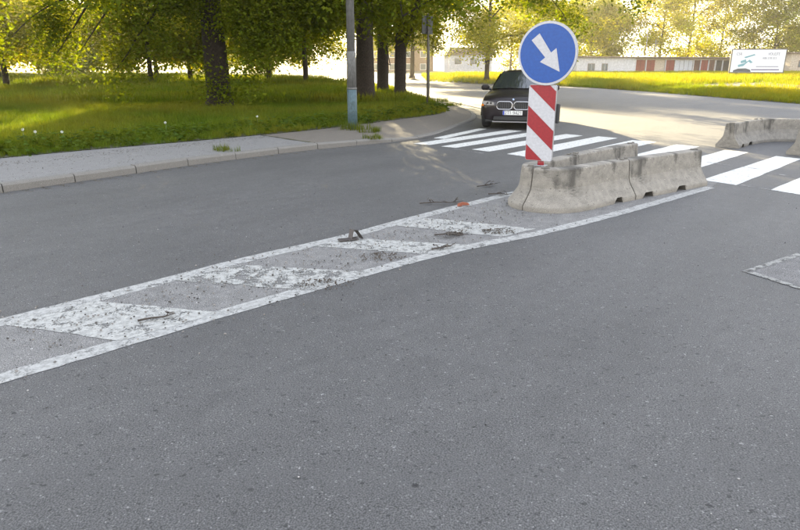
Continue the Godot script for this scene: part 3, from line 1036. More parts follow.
	tree("roadside_tree", "bushy tree across the bend, in front of the low white building", {"x": 1.5, "f": 82.0, "y": 0.3, "h": 11.5, "r": 0.3, "base": 3.6, "crown": 5.0, "clumps": 1300, "kind": "mid", "leaf": g2, "limbs": 14, "droop": 0.4, "floor": 2.8}, 51)
	# wood behind the garages
	var wood := "trees behind the garages"
	var ws := [
		[27.0, 112.0, 10.0, 4.8, g3, "pale loose tree behind the white wall with two small windows"],
		[33.5, 116.0, 11.0, 4.6, g3, "olive tree behind the corner of the white wall"],
		[38.5, 124.0, 10.0, 4.0, g1, "lower dark tree behind the thin masts"],
		[44.0, 112.0, 15.0, 5.4, g4, "tall bright yellow tree behind the red garage doors"],
		[50.5, 116.0, 17.0, 5.6, g4, "tallest bright yellow tree behind the pale garage doors"],
		[57.0, 118.0, 15.5, 5.0, g3, "thin-crowned tree behind the dark garage doors"],
		[62.0, 110.0, 13.0, 5.4, g2, "dark tree close behind the billboard"],
		[68.0, 114.0, 14.5, 5.6, g2, "dark olive tree behind the right half of the billboard"],
		[75.0, 112.0, 12.0, 5.5, g2, "green tree above the beige building"],
		[82.0, 116.0, 13.0, 6.0, g2, "bushy tree beyond the beige building"],
		[20.5, 122.0, 11.0, 4.6, g3, "yellowish tree half hidden by the round blue sign"],
	]
	i = 0
	for d in ws:
		tree("far_tree", d[5], {"x": d[0], "f": d[1], "y": 0.6, "h": d[2], "r": 0.22, "base": 1.2, "crown": d[3], "clumps": 430, "kind": "far", "leaf": d[4], "limbs": 15, "droop": 0.5, "floor": 0.8}, 70 + i, wood)
		i += 1

# ------------------------------------------------------------------ grass and weeds
func grasses() -> void:
	rng.seed = 99
	var near_m := tuft_mesh(18, 0.26, 0.11, 0.0045, 1, 0.55)
	var far_m := tuft_mesh(16, 0.30, 0.17, 0.009, 2, 0.5)
	var xn := []; var cn := []; var xm := []; var cm := []
	var nz := FastNoiseLite.new()
	nz.seed = 4; nz.frequency = 0.16
	var edge := smooth_path(EDGE, 1.0)
	var bands := [[3.0, 16.0, 150.0, 1.0], [16.0, 26.0, 75.0, 1.1], [26.0, 46.0, 24.0, 1.5], [46.0, 95.0, 5.0, 2.4]]
	for b in bands:
		var x0: float = -0.75 * b[1] - 3.0
		var x1 := 2.6
		var n := int((b[1] - b[0]) * (x1 - x0) * b[2])
		for i in n:
			var p := Vector2(R(x0, x1), R(b[0], b[1]))
			if p.x < -0.75 * p.y - 3.0: continue
			if not Geometry2D.is_point_in_polygon(p, verge_poly): continue
			var k := nz.get_noise_2d(p.x, p.y)
			var ed := 10.0
			if p.y < 34.0: ed = poly_dist(edge, p)
			var sc: float = b[3] * R(0.65, 1.2) * (1.0 + 0.35 * k) * clampf(0.5 + ed * 0.45, 0.5, 1.0)
			var xf := Transform3D(Basis(Vector3.UP, R(0, TAU)) * sc, V(p.x, p.y, 0.115))
			var c := tint(Color(0.12, 0.18, 0.02).lerp(Color(0.235, 0.235, 0.035), clampf(0.35 + k, 0, 1)), 0.22)
			if b[0] < 26.0: xn.append(xf); cn.append(c)
			else: xm.append(xf); cm.append(c)
	var o := multi("grass", near_m, M.grass, xn, cn)
	tag(o, "uncut green grass of the verge along the sidewalk", "grass")
	o = multi("meadow_grass", far_m, M.grass, xm, cm)
	tag(o, "taller meadow grass deeper in the park under the trees", "grass")
	# bank
	var xb := []; var cb := []
	for i in 46000:
		var p := Vector2(R(3, 75), R(17, 92))
		if i > 34000:
			var e: Vector2 = far_path[rng.randi_range(6, 32)]
			p = e + Vector2(R(-1.0, 3.0), R(-1.0, 3.0))
		if p.x > p.y * 0.78 + 6.0 or p.x < 0.0: continue
		if not _beyond(p): continue
		var d := poly_dist(far_path, p)
		var k := nz.get_noise_2d(p.x * 0.7 + 50.0, p.y * 0.7)
		var sc := R(0.55, 1.1) * (0.9 if p.y < 45 else 1.5) * (1.0 + 0.4 * k)
		xb.append(Transform3D(Basis(Vector3.UP, R(0, TAU)) * sc, V(p.x, p.y, bank_h(d) - 0.01)))
		cb.append(tint(Color(0.20, 0.25, 0.022).lerp(Color(0.32, 0.29, 0.03), clampf(0.5 + k, 0, 1)), 0.2))
	o = multi("bank_grass", far_m, M.grass, xb, cb)
	tag(o, "sunlit yellow-green grass of the bank across the junction", "grass")
	# broad-leaved weeds along the sidewalk edge
	var xw := []; var cw := []
	for i in 900:
		var a: Vector2 = edge[rng.randi_range(2, 24)].lerp(edge[rng.randi_range(2, 24)], 0.0)
		var p := a + Vector2(R(-1.6, 0.1), R(0.0, 1.6))
		if not Geometry2D.is_point_in_polygon(p, verge_poly): continue
		xw.append(Transform3D(Basis(Vector3.UP, R(0, TAU)) * R(0.7, 1.6), V(p.x, p.y, 0.2)))
		cw.append(tint(Color(0.085, 0.13, 0.02), 0.25))
	o = multi("weeds", clump_of("weed"), M.leaf, xw, cw)
	tag(o, "broad-leaved weeds mixed into the grass edge beside the sidewalk", "weeds")
	# shoots hugging the thick trunk
	# tufts growing from joints of the sidewalk
	var spots := [[-3.30, 12.05, 0.9, "grass tuft growing from the kerb joint on the sidewalk"], [-1.13, 16.2, 1.3, "grass tuft round the foot of the lamp post"], [-0.75, 15.7, 1.0, "grass tuft in the pavement a step beyond the lamp post"], [-0.62, 14.25, 0.8, "small grass tuft at the kerb before the crossing"], [1.95, 29.5, 1.5, "grass strip at the kerb below the far slim pole"], [2.25, 26.4, 1.2, "grass tuft at the kerb near the car"]]
	for s in spots:
		var t := thing("grass_tuft", s[3], "grass tuft", V(s[0], s[1], 0.1))
		var xs := []; var cs := []
		for i in 16:
			var a := R(0, TAU)
			xs.append(Transform3D(Basis(Vector3.UP, a) * R(0.5, 0.9) * s[2], Vector3(R(-0.28, 0.28), 0, R(-0.22, 0.22)) * s[2]))
			cs.append(tint(Color(0.13, 0.16, 0.025), 0.2))
		multi("blades", near_m, M.grass, xs, cs, t)
	# dandelion clocks
	var stem_m := std(L(0.12, 0.16, 0.05), 0.7)
	var fluff := std(L(0.75, 0.75, 0.7), 0.9)
	fluff.backlight_enabled = true
	fluff.backlight = Color(0.8, 0.8, 0.8)
	for s in [[-7.2, 12.6], [-6.75, 12.75], [-7.35, 12.45], [-5.2, 14.2], [-8.9, 13.6], [-3.6, 16.2]]:
		var t := thing("dandelion", "white dandelion seed head among the verge grass", "dandelion", V(s[0], s[1], 0.12), 0.0, "dandelion clocks in the verge")
		var h := R(0.26, 0.36)
		obj("stem", tube_mesh([Vector3.ZERO, Vector3(R(-0.03, 0.03), h, 0)], [0.004, 0.003], 5), stem_m, t)
		var st := begin(false)
		for k in 60:
			var d := Vector3(rng.randfn(), rng.randfn(), rng.randfn()).normalized()
			var sd := d.cross(Vector3(0.3, 0.8, 0.5)).normalized() * 0.006
			var up := d.cross(sd).normalized() * 0.006
			var c := Vector3(0, h, 0) + d * 0.026
			for v in [c - sd - up, c + sd, c + up, c - sd + up, c + sd + up * 0.5, c - up]: st.add_vertex(v)
		obj("seed_head", done(st), fluff, t)

func _beyond(p: Vector2) -> bool:
	# on the far side of the road edge: compare with the closest segment's outward side
	var best := 1e9
	var side := false
	for i in far_path.size() - 1:
		var q := Geometry2D.get_closest_point_to_segment(p, far_path[i], far_path[i + 1])
		var d := p.distance_squared_to(q)
		if d < best:
			best = d
			var t := far_path[i + 1] - far_path[i]
			var nn := Vector2(t.y, -t.x)
			if nn.dot(Vector2(0.6, 0.8)) < 0: nn = -nn
			side = nn.dot(p - q) > 0.05
	return side

# ------------------------------------------------------------------ the car
func car() -> void:
	var paintm := std(L(0.014, 0.010, 0.011), 0.42, 0.0)
	paintm.clearcoat_enabled = true
	paintm.clearcoat = 0.5
	paintm.metallic_specular = 0.3
	paintm.clearcoat_roughness = 0.04
	var black := std(L(0.012, 0.012, 0.012), 0.6)
	var glass := std(L(0.02, 0.024, 0.024), 0.05)
	glass.metallic_specular = 0.9
	var chrome := std(L(0.7, 0.7, 0.72), 0.16, 1.0)
	var silver := std(L(0.45, 0.45, 0.46), 0.35, 0.7)
	var tyre := std(L(0.02, 0.02, 0.02), 0.85)
	var lens := std(L(0.13, 0.13, 0.14), 0.08, 0.3)
	var amber := std(L(0.75, 0.20, 0.015), 0.2)
	var t := thing("parked_car", "dark brown sport utility car with chrome twin grille waiting at the crossing", "car", V(3.62, 19.35), deg_to_rad(-16))
	# lower body: z, half width, bottom, belt, top
	var secs := [[2.19, 0.60, 0.34, 0.70, 0.76], [2.15, 0.74, 0.27, 0.76, 0.83], [2.05, 0.83, 0.22, 0.80, 0.88], [1.8, 0.885, 0.2, 0.86, 0.95], [1.4, 0.905, 0.2, 0.92, 1.01], [0.95, 0.912, 0.2, 0.965, 1.06], [0.3, 0.912, 0.2, 0.98, 1.06], [-0.6, 0.912, 0.2, 0.99, 1.06], [-1.4, 0.905, 0.22, 1.0, 1.06], [-1.9, 0.87, 0.26, 1.0, 1.06], [-2.1, 0.80, 0.3, 0.96, 1.02], [-2.17, 0.7, 0.36, 0.9, 0.96]]
	var st := begin()
	var rings := []
	var cen := []
	for s in secs:
		var half := [Vector2(0.0, s[2]), Vector2(s[1] * 0.7, s[2]), Vector2(s[1] * 0.92, s[2] + 0.05), Vector2(s[1], s[2] + 0.16), Vector2(s[1] * 1.0, lerpf(s[2], s[3], 0.6)), Vector2(s[1] * 0.985, s[3] - 0.08), Vector2(s[1] * 0.94, s[3] - 0.02), Vector2(s[1] * 0.84, lerpf(s[3], s[4], 0.35)), Vector2(s[1] * 0.55, lerpf(s[3], s[4], 0.85)), Vector2(0.0, s[4])]
		var ring := []
		for p in half: ring.append(Vector3(p.x, p.y, s[0]))
		for k in range(half.size() - 2, 0, -1): ring.append(Vector3(-half[k].x, half[k].y, s[0]))
		rings.append(ring)
		cen.append(Vector3(0, (s[2] + s[4]) * 0.5, s[0]))
	loft(st, rings, true, true, true, cen)
	obj("body", done(st), paintm, t)
	# cabin
	var cs := [[1.02, 0.75, 0.99, 1.00], [0.30, 0.585, 0.99, 1.475], [0.0, 0.575, 0.99, 1.525], [-0.8, 0.57, 0.99, 1.53], [-1.5, 0.56, 0.99, 1.47], [-1.98, 0.60, 0.99, 1.05]]
	st = begin()
	rings = []; cen = []
	for s in cs:
		var wb := 0.80
		var ring := [Vector3(wb if s[0] < 0.9 and s[0] > -1.9 else s[1], s[2], s[0]), Vector3(lerpf(wb, s[1], 0.75), lerpf(s[2], s[3], 0.75), s[0]), Vector3(s[1] * 0.97, s[3] - 0.015 * (s[3] - s[2]), s[0]), Vector3(s[1] * 0.6, s[3] + 0.015, s[0]), Vector3(0, s[3] + 0.022, s[0])]
		for k in range(3, -1, -1): ring.append(Vector3(-ring[k].x, ring[k].y, ring[k].z))
		rings.append(ring)
		cen.append(Vector3(0, 1.05, s[0]))
	loft(st, rings, false, false, false, cen)
	obj("cabin", done(st), paintm, t)
	# windscreen, curved, proud of the cabin
	st = begin()
	for i in 8:
		var a := -1.0 + i * 0.25
		var b := a + 0.25
		var f := func(u: float, v: float) -> Vector3: return Vector3(u * lerpf(0.74, 0.545, v), lerpf(1.035, 1.462, v) + 0.026 * (1 - u * u), lerpf(1.01, 0.33, v) + 0.06 * (1 - u * u) + 0.025)
		quad(st, f.call(a, 0.0), f.call(b, 0.0), f.call(b, 1.0), f.call(a, 1.0), Vector3(0, 1, 1))
	obj("windscreen", done(st), glass, t)
	for s in [-1.0, 1.0]:
		for w in [[0.72, 0.28, -0.45, -0.45], [-0.53, -0.53, -1.62, -1.2]]:
			st = begin(false)
			var o := 0.012
			var pb := func(z: float) -> Vector3: return Vector3(s * (0.80 + o), 1.02, z)
			var pt := func(z: float) -> Vector3: return Vector3(s * (0.612 + o), 1.44, z)
			quad(st, pb.call(w[0]), pt.call(w[1]), pt.call(w[3]), pb.call(w[2]), Vector3(s, 0.3, 0))
			obj("side_window", done(st), glass, t)
		# mirror
		var mi := obj("mirror", box_mesh(Vector3(0.24, 0.15, 0.11), 0.045), paintm, t)
		mi.position = Vector3(s * 0.99, 1.06, 0.62)
		st = begin()
		tube(st, [Vector3(-s * 0.17, -0.06, 0.02), Vector3(-s * 0.05, -0.03, 0.0)], [0.03, 0.03], 6)
		obj("mirror_arm", done(st), black, mi)
		# headlight
		var hp := PackedVector2Array([Vector2(-0.20, -0.05), Vector2(0.12, -0.055), Vector2(0.2, 0.0), Vector2(0.21, 0.055), Vector2(0.02, 0.05), Vector2(-0.2, 0.02)])
		if s < 0:
			var q := PackedVector2Array()
			for v in hp: q.append(Vector2(-v.x, v.y))
			hp = q
		var hl := obj("headlight", slab(hp, -0.10, 0.03), lens, t)
		hl.position = Vector3(s * 0.655, 0.70, 2.15)
		hl.rotation = Vector3(-0.08, s * 0.5, 0)
		for px in [0.02, -0.09]:
			st = begin()
			tube(st, [Vector3(s * px, 0, 0.025), Vector3(s * px, 0, 0.036)], [0.032, 0.026], 12)
			obj("projector", done(st), black, hl)
		var ind := obj("indicator", box_mesh(Vector3(0.10, 0.055, 0.05), 0.015), amber, t)
		ind.position = Vector3(s * 0.83, 0.64, 2.035)
		ind.rotation.y = s * 0.8
		var fog := begin()
		tube(fog, [Vector3(s * 0.64, 0.36, 2.06), Vector3(s * 0.64, 0.36, 2.135)], [0.055, 0.05], 14)
		obj("fog_light", done(fog), lens, t)
		# kidney grille
		var rr := round_rect(0.41, 0.20, 0.08, 5)
		var pts := []
		var rad := []
		for v in rr: pts.append(Vector3(v.x + s * 0.228, v.y + 0.645, 2.20)); rad.append(0.010)
		st = begin()
		tube(st, pts, rad, 6, false, true)
		var gr := obj("grille_frame", done(st), chrome, t)
		st = begin(false)
		cbox(st, Vector3(s * 0.228, 0.645, 2.18), Vector3(0.38, 0.175, 0.024), 0.008)
		obj("grille_opening", done(st), black, t)
		st = begin(false)
		for k in 7: cbox(st, Vector3(s * 0.228 + (k - 3) * 0.05, 0.645, 2.193), Vector3(0.012, 0.15, 0.016), 0.003)
		obj("grille_bars", done(st), std(L(0.05, 0.05, 0.05), 0.4), gr)
		# wheels
		for z in [1.36, -1.33]:
			var wh := Node3D.new()
			wh.name = "wheel"
			t.add_child(wh, true)
			wh.position = Vector3(s * 0.80, 0.345, z)
			st = begin()
			var prof := [[-0.115, 0.22], [-0.115, 0.31], [-0.09, 0.34], [0.09, 0.34], [0.115, 0.31], [0.115, 0.22]]
			var rg := []
			var ce := []
			for p in prof:
				var ring := []
				for k in 24: ring.append(Vector3(p[0], cos(TAU * k / 24) * p[1], sin(TAU * k / 24) * p[1]))
				rg.append(ring); ce.append(Vector3(p[0] * 0.5, 0, 0))
			loft(st, rg, true, true, true, ce)
			obj("tyre", done(st), tyre, wh)
			st = begin(false)
			for k in 5:
				var a := TAU * k / 5
				cbox(st, Vector3(s * 0.118, cos(a) * 0.11, sin(a) * 0.11), Vector3(0.02, 0.2, 0.06), 0.008, Basis(Vector3.RIGHT, a))
			obj("rim", done(st), silver, wh)
			# black arch cladding
			st = begin()
			var ap := []
			var ar := []
			for k in 11:
				var a := PI * (k / 10.0)
				ap.append(Vector3(s * 0.89, 0.345 + sin(a) * 0.40, z + cos(a) * 0.40)); ar.append(0.04)
			tube(st, ap, ar, 6)
			obj("arch_trim", done(st), black, t)
		# door seams and handle
		obj("sill", box_mesh(Vector3(0.05, 0.14, 1.9), 0.02), black, t).position = Vector3(s * 0.90, 0.26, 0.0)
		for z in [0.1, -0.85]: obj("door_handle", box_mesh(Vector3(0.03, 0.03, 0.2), 0.01), paintm, t).position = Vector3(s * 0.918, 0.88, z)
		st = begin()
		tube(st, [Vector3(s * 0.53, 1.51, 0.1), Vector3(s * 0.54, 1.57, 0.0), Vector3(s * 0.54, 1.575, -1.2), Vector3(s * 0.53, 1.50, -1.4)], [0.014, 0.014, 0.014, 0.014], 6)
		obj("roof_rail", done(st), silver, t)
	# lower intake, skid strip, plate, emblem, wipers
	obj("lower_intake", box_mesh(Vector3(1.05, 0.15, 0.08), 0.03), black, t).position = Vector3(0, 0.31, 2.155)
	obj("bumper_pad", box_mesh(Vector3(1.5, 0.10, 0.1), 0.035), black, t).position = Vector3(0, 0.235, 2.06)
	obj("skid_strip", box_mesh(Vector3(1.1, 0.035, 0.05), 0.012), silver, t).position = Vector3(0, 0.215, 2.13)
	var plate := obj("number_plate", box_mesh(Vector3(0.52, 0.112, 0.014), 0.004), std(L(0.62, 0.62, 0.60), 0.4), t)
	plate.position = Vector3(0, 0.455, 2.215)
	obj("plate_band", box_mesh(Vector3(0.04, 0.108, 0.004), 0.001), std(L(0.02, 0.05, 0.35), 0.4), plate).position = Vector3(-0.237, 0, 0.0075)
	text("plate_text", "2T1 9421", 0.085, std(L(0.02, 0.02, 0.02), 0.5), plate, Vector3(0.02, 0, 0.0085))
	var em := obj("emblem", slab(disc_poly(0.038, 24), -0.004, 0.004), std(L(0.03, 0.03, 0.03), 0.3), t)
	em.position = Vector3(0, 0.800, 2.175)
	em.rotation.x = -0.5
	for q in 4:
		var sec := PackedVector2Array([Vector2.ZERO])
		for k in 7: sec.append(Vector2.from_angle(q * PI / 2 + k * PI / 12) * 0.024)
		obj("emblem_quarter", face(sec, 0.006), std(L(0.03, 0.15, 0.5) if q % 2 == 0 else L(0.7, 0.7, 0.7), 0.3), em)
	for s in [-0.3, 0.28]:
		st = begin()
		tube(st, [Vector3(s, 1.06, 1.09), Vector3(s + 0.28, 1.10, 1.02), Vector3(s + 0.5, 1.125, 0.93)], [0.012, 0.009, 0.006], 5)
		obj("wiper", done(st), black, t)

func text(called: String, s: String, size: float, mat: Material, parent: Node, at: Vector3, font_name := "Droid Sans") -> MeshInstance3D:
	var m := TextMesh.new()
	var f := SystemFont.new()
	f.font_names = PackedStringArray([font_name])
	m.font = f
	m.text = s
	m.font_size = 32
	m.pixel_size = size / 24.0
	m.depth = 0.003
	m.horizontal_alignment = HORIZONTAL_ALIGNMENT_CENTER
	m.vertical_alignment = VERTICAL_ALIGNMENT_CENTER
	var o := obj(called, m, mat, parent)
	o.position = at
	return o

# ------------------------------------------------------------------ posts
func posts() -> void:
	var steel := mottled(L(0.20, 0.20, 0.19), 0.6, Vector3(2, 0.6, 2), 0.4, 0.2)
	var teal := mottled(L(0.085, 0.15, 0.17), 0.55, Vector3(2.5, 1.0, 2.5), 0.45)
	var t := thing("lamp_post", "tall grey stepped steel lamp post with blue-green lower section", "lamp post", V(-1.22, 16.5, 0.1))
	obj("base_section", tube_mesh([Vector3(0, -0.1, 0), Vector3(0, 1.0, 0)], [0.125, 0.122], 20), teal, t)
	obj("middle_section", tube_mesh([Vector3(0, 1.0, 0), Vector3(0, 1.86, 0), Vector3(0, 1.9, 0)], [0.119, 0.118, 0.105], 20), steel, t)
	obj("upper_section", tube_mesh([Vector3(0, 1.88, 0), Vector3(0, 5.0, 0), Vector3(0, 8.2, 0)], [0.102, 0.09, 0.06], 18), steel, t)
	obj("collar", tube_mesh([Vector3(0, 0.985, 0), Vector3(0, 1.03, 0)], [0.128, 0.128], 20), steel, t)
	obj("hatch", box_mesh(Vector3(0.1, 0.32, 0.02), 0.006), teal, t).position = Vector3(0.02, 0.55, 0.118)
	obj("arm", tube_mesh([Vector3(0, 8.1, 0), Vector3(0.3, 8.6, 0.2), Vector3(1.3, 8.85, 0.9)], [0.05, 0.04, 0.035], 10), steel, t)
	obj("lamp_head", box_mesh(Vector3(0.3, 0.14, 0.6), 0.05), steel, t).position = Vector3(1.45, 8.86, 1.0)
	var zinc := mottled(L(0.16, 0.14, 0.11), 0.55, Vector3(4, 1, 4), 0.4, 0.3)
	t = thing("sign_pole", "thin pole at the grass corner carrying a dark square sign turned away", "sign", V(1.02, 24.3, 0.1))
	obj("pole", tube_mesh([Vector3(0, -0.1, 0), Vector3(0, 3.35, 0)], [0.032, 0.032], 10), zinc, t)
	var sg := obj("sign_board", box_mesh(Vector3(0.62, 0.62, 0.025), 0.006), mottled(L(0.045, 0.048, 0.045), 0.6, Vector3(3, 3, 3), 0.3), t)
	sg.position = Vector3(-0.03, 2.97, -0.045)
	sg.rotation.y = 0.85
	for y in [2.8, 3.12]: obj("bracket", box_mesh(Vector3(0.14, 0.03, 0.05), 0.004), zinc, t).position = Vector3(0, y, -0.01)
	t = thing("lamp_post", "slim pale post at the kerb of the far road, rising into the leaves", "lamp post", V(1.55, 36.0, 0.1))
	obj("pole", tube_mesh([Vector3(0, -0.1, 0), Vector3(0, 1.2, 0), Vector3(0, 7.5, 0)], [0.09, 0.075, 0.05], 12), steel, t)
	obj("arm", tube_mesh([Vector3(0, 7.4, 0), Vector3(0.5, 7.8, 0), Vector3(1.4, 7.9, 0)], [0.045, 0.04, 0.035], 8), steel, t)
	obj("lamp_head", box_mesh(Vector3(0.55, 0.13, 0.26), 0.05), steel, t).position = Vector3(1.6, 7.9, 0)

# ------------------------------------------------------------------ garages, billboard, far houses
func far_buildings() -> void:
	var whitew := mottled(L(0.62, 0.62, 0.64), 0.85, Vector3(0.3, 0.3, 0.3), 0.2)
	var cream := mottled(L(0.55, 0.47, 0.38), 0.85, Vector3(0.4, 0.4, 0.4), 0.25)
	var roofm := mottled(L(0.22, 0.17, 0.14), 0.85, Vector3(0.5, 0.5, 0.5), 0.3)
	var redd := mottled(L(0.26, 0.05, 0.04), 0.7, Vector3(1, 0.4, 1), 0.35)
	var brown := mottled(L(0.12, 0.05, 0.04), 0.7, Vector3(1, 0.4, 1), 0.35)
	var paled := mottled(L(0.50, 0.52, 0.55), 0.7, Vector3(1, 0.4, 1), 0.2)
	var darkd := mottled(L(0.05, 0.045, 0.045), 0.7, Vector3(1, 0.4, 1), 0.35)
	var glass := std(L(0.10, 0.12, 0.13), 0.15)
	var a := V(23.63, 88.0, 0.55)
	var b := V(49.51, 98.0, 0.55)
	var turn := atan2(-(b - a).z, (b - a).x)
	var t := thing("garage_row", "long low flat-roofed garage row with white wall and red, white and dark doors", "garages", a, turn)
	var wall := begin(false)
	cbox(wall, Vector3(4.85, 1.05, -2.6), Vector3(9.7, 2.3, 5.2), 0.02)
	obj("white_wall", done(wall), whitew, t)
	wall = begin(false)
	cbox(wall, Vector3(18.8, 1.0, -2.75), Vector3(18.2, 2.2, 4.9), 0.02)
	obj("garage_wall", done(wall), cream, t)
	obj("roof", box_mesh(Vector3(28.6, 0.16, 5.9), 0.02), roofm, t).position = Vector3(13.9, 2.26, -2.6)
	obj("fascia", box_mesh(Vector3(18.4, 0.26, 0.08), 0.01), cream, t).position = Vector3(18.85, 2.06, -0.26)
	for w in [[1.77, 2.91], [4.06, 5.05]]:
		var x: float = (w[0] + w[1]) * 0.5
		var wd: float = w[1] - w[0]
		var fr := obj("window", box_mesh(Vector3(wd, 0.95, 0.08), 0.01), roofm, t)
		fr.position = Vector3(x, 0.95, 0.0)
		obj("pane", box_mesh(Vector3(wd - 0.16, 0.8, 0.03), 0.005), glass, fr).position = Vector3(0, 0, 0.035)
		obj("glazing_bar", box_mesh(Vector3(0.05, 0.8, 0.03), 0.005), whitew, fr).position = Vector3(0, 0, 0.055)
	var doors := [[9.97, 11.54, redd], [11.8, 13.3, redd], [15.27, 16.82, redd], [17.0, 18.56, paled], [18.75, 20.14, paled], [20.42, 21.55, brown], [21.74, 23.07, redd], [23.27, 24.32, brown], [24.61, 25.78, darkd], [25.98, 27.15, darkd]]
	for d in doors:
		var w: float = d[1] - d[0]
		var x: float = (d[0] + d[1]) * 0.5
		var dr := obj("garage_door", box_mesh(Vector3(w, 1.9, 0.08), 0.01), d[2], t)
		dr.position = Vector3(x, 0.95, -0.24)
		obj("leaf_gap", box_mesh(Vector3(0.04, 1.85, 0.03), 0.005), darkd, dr).position = Vector3(0, 0, 0.035)
		obj("door_frame", box_mesh(Vector3(0.14, 2.0, 0.16), 0.01), whitew, t).position = Vector3(d[0] - 0.07, 0.98, -0.22)
	obj("door_frame", box_mesh(Vector3(0.14, 2.0, 0.16), 0.01), whitew, t).position = Vector3(27.25, 0.98, -0.22)
	# beige building at the far right
	t = thing("beige_building", "low beige building with dark window to the right of the billboard", "building", V(54.5, 92.0, 0.6), deg_to_rad(4))
	obj("wall", box_mesh(Vector3(16, 2.7, 6), 0.02), cream, t).position = Vector3(8, 1.35, -3)
	obj("roof", box_mesh(Vector3(16.6, 0.18, 6.6), 0.02), roofm, t).position = Vector3(8, 2.79, -3)
	for x in [1.6, 3.6, 7.0, 10.0]:
		var fr := obj("window", box_mesh(Vector3(0.9, 0.95, 0.08), 0.01), roofm, t)
		fr.position = Vector3(x, 1.35, 0.0)
		obj("pane", box_mesh(Vector3(0.78, 0.8, 0.03), 0.005), glass, fr).position = Vector3(0, 0, 0.035)
	# low white building with brown roof beyond the bend, and the brown one beside it
	t = thing("white_building", "low white building with brown roof beyond the slender roadside tree", "building", V(8.8, 106.0, 0.5), deg_to_rad(3))
	obj("wall", box_mesh(Vector3(7.0, 2.9, 7), 0.02), whitew, t).position = Vector3(2.6, 1.4, -3.5)
	var rf := PackedVector2Array([Vector2(-1.4, 0.0), Vector2(6.6, 0.0), Vector2(6.0, 1.1), Vector2(-0.8, 1.1)])
	obj("roof", slab(rf, -7.3, 0.3), roofm, t).position = Vector3(0, 2.87, 0)
	for x in [0.5, 3.0, 5.2]:
		var fr := obj("window", box_mesh(Vector3(1.0, 0.9, 0.08), 0.01), roofm, t)
		fr.position = Vector3(x, 1.9, 0.0)
		obj("pane", box_mesh(Vector3(0.86, 0.76, 0.03), 0.005), glass, fr).position = Vector3(0, 0, 0.035)
	t = thing("brown_house", "brown house seen between the trunks beside the sign pole", "house", V(-6.0, 128.0, 0.1), 0.0)
	obj("wall", box_mesh(Vector3(13, 5.0, 8), 0.02), mottled(L(0.22, 0.14, 0.10), 0.9, Vector3(0.4, 0.4, 0.4), 0.3), t).position = Vector3(6, 2.5, -4)
	obj("roof", slab(PackedVector2Array([Vector2(-1.2, 0), Vector2(13.2, 0), Vector2(11.5, 2.2), Vector2(0.5, 2.2)]), -8.5, 0.5), roofm, t).position = Vector3(0, 5.0, 0)
	for x in [1.5, 4.5, 7.5, 10.5]:
		for y in [1.4, 3.7]:
			var fr := obj("window", box_mesh(Vector3(1.2, 1.2, 0.08), 0.01), whitew, t)
			fr.position = Vector3(x, y, 0.0)
			obj("pane", box_mesh(Vector3(1.0, 1.0, 0.03), 0.005), glass, fr).position = Vector3(0, 0, 0.035)
	# billboard
	t = thing("billboard", "white billboard with printed excavator and lettering in front of the garages", "billboard", V(33.6, 62.0, 0.6), deg_to_rad(-6))
	var postm := mottled(L(0.16, 0.14, 0.12), 0.7, Vector3(2, 2, 2), 0.3)
	var pb := obj("panel", box_mesh(Vector3(4.95, 2.2, 0.10), 0.01), postm, t)
	pb.position = Vector3(0, 1.5, 0)
	obj("poster", box_mesh(Vector3(4.75, 2.0, 0.02), 0.004), std(L(0.70, 0.73, 0.78), 0.6), pb).position = Vector3(0, 0, 0.062)
	for x in [-1.8, 0.0, 1.8]: obj("post", box_mesh(Vector3(0.14, 1.6, 0.14), 0.01), postm, t).position = Vector3(x, 0.5, -0.14)
	var ink := std(L(0.06, 0.03, 0.14), 0.6)
	var teal := std(L(0.16, 0.33, 0.40), 0.6)
	var z := 0.077
	var ex := [[Vector2(-1.75, -0.35), Vector2(-1.2, -0.2), Vector2(-0.75, 0.12), Vector2(-0.45, -0.12), Vector2(-0.62, -0.2), Vector2(-0.85, -0.05), Vector2(-1.25, -0.45), Vector2(-1.7, -0.55)], [Vector2(-1.3, 0.35), Vector2(-0.4, 0.62), Vector2(-0.3, 0.52), Vector2(-1.15, 0.25)], [Vector2(-1.55, 0.0), Vector2(-1.1, 0.15), Vector2(-1.0, -0.1), Vector2(-1.5, -0.2)]]
	for e in ex: obj("poster_print", face(PackedVector2Array(e), z), teal, pb)
	var dk := std(L(0.07, 0.08, 0.10), 0.6)
	obj("poster_print", face(PackedVector2Array([Vector2(-2.1, -0.98), Vector2(-0.5, -0.98), Vector2(-0.6, -0.78), Vector2(-1.0, -0.66), Vector2(-1.7, -0.68), Vector2(-2.1, -0.84)]), z + 0.001), dk, pb)
	text("lettering", "CSR", 0.22, ink, pb, Vector3(-1.75, 0.62, z))
	text("lettering", "VOLEJTE", 0.22, ink, pb, Vector3(1.35, 0.62, z))
	text("lettering", "606 578 323", 0.17, ink, pb, Vector3(1.0, 0.25, z))
	obj("print_line", box_mesh(Vector3(2.0, 0.045, 0.004), 0.001), ink, pb).position = Vector3(0.9, -0.5, z)
	obj("print_line", box_mesh(Vector3(2.5, 0.08, 0.004), 0.001), ink, pb).position = Vector3(0.75, -0.78, z)
	# masts and lamp
	var mast := mottled(L(0.35, 0.33, 0.30), 0.6, Vector3(2, 2, 2), 0.2, 0.3)
	var ms := [[36.0, 102.0, 4.2, "short thin mast behind the garages beside the lower dark tree"], [38.2, 103.0, 6.4, "tall thin mast behind the garages beside the lower dark tree"], [39.6, 103.0, 5.0, "thin mast with crossbars above the garage roof"]]
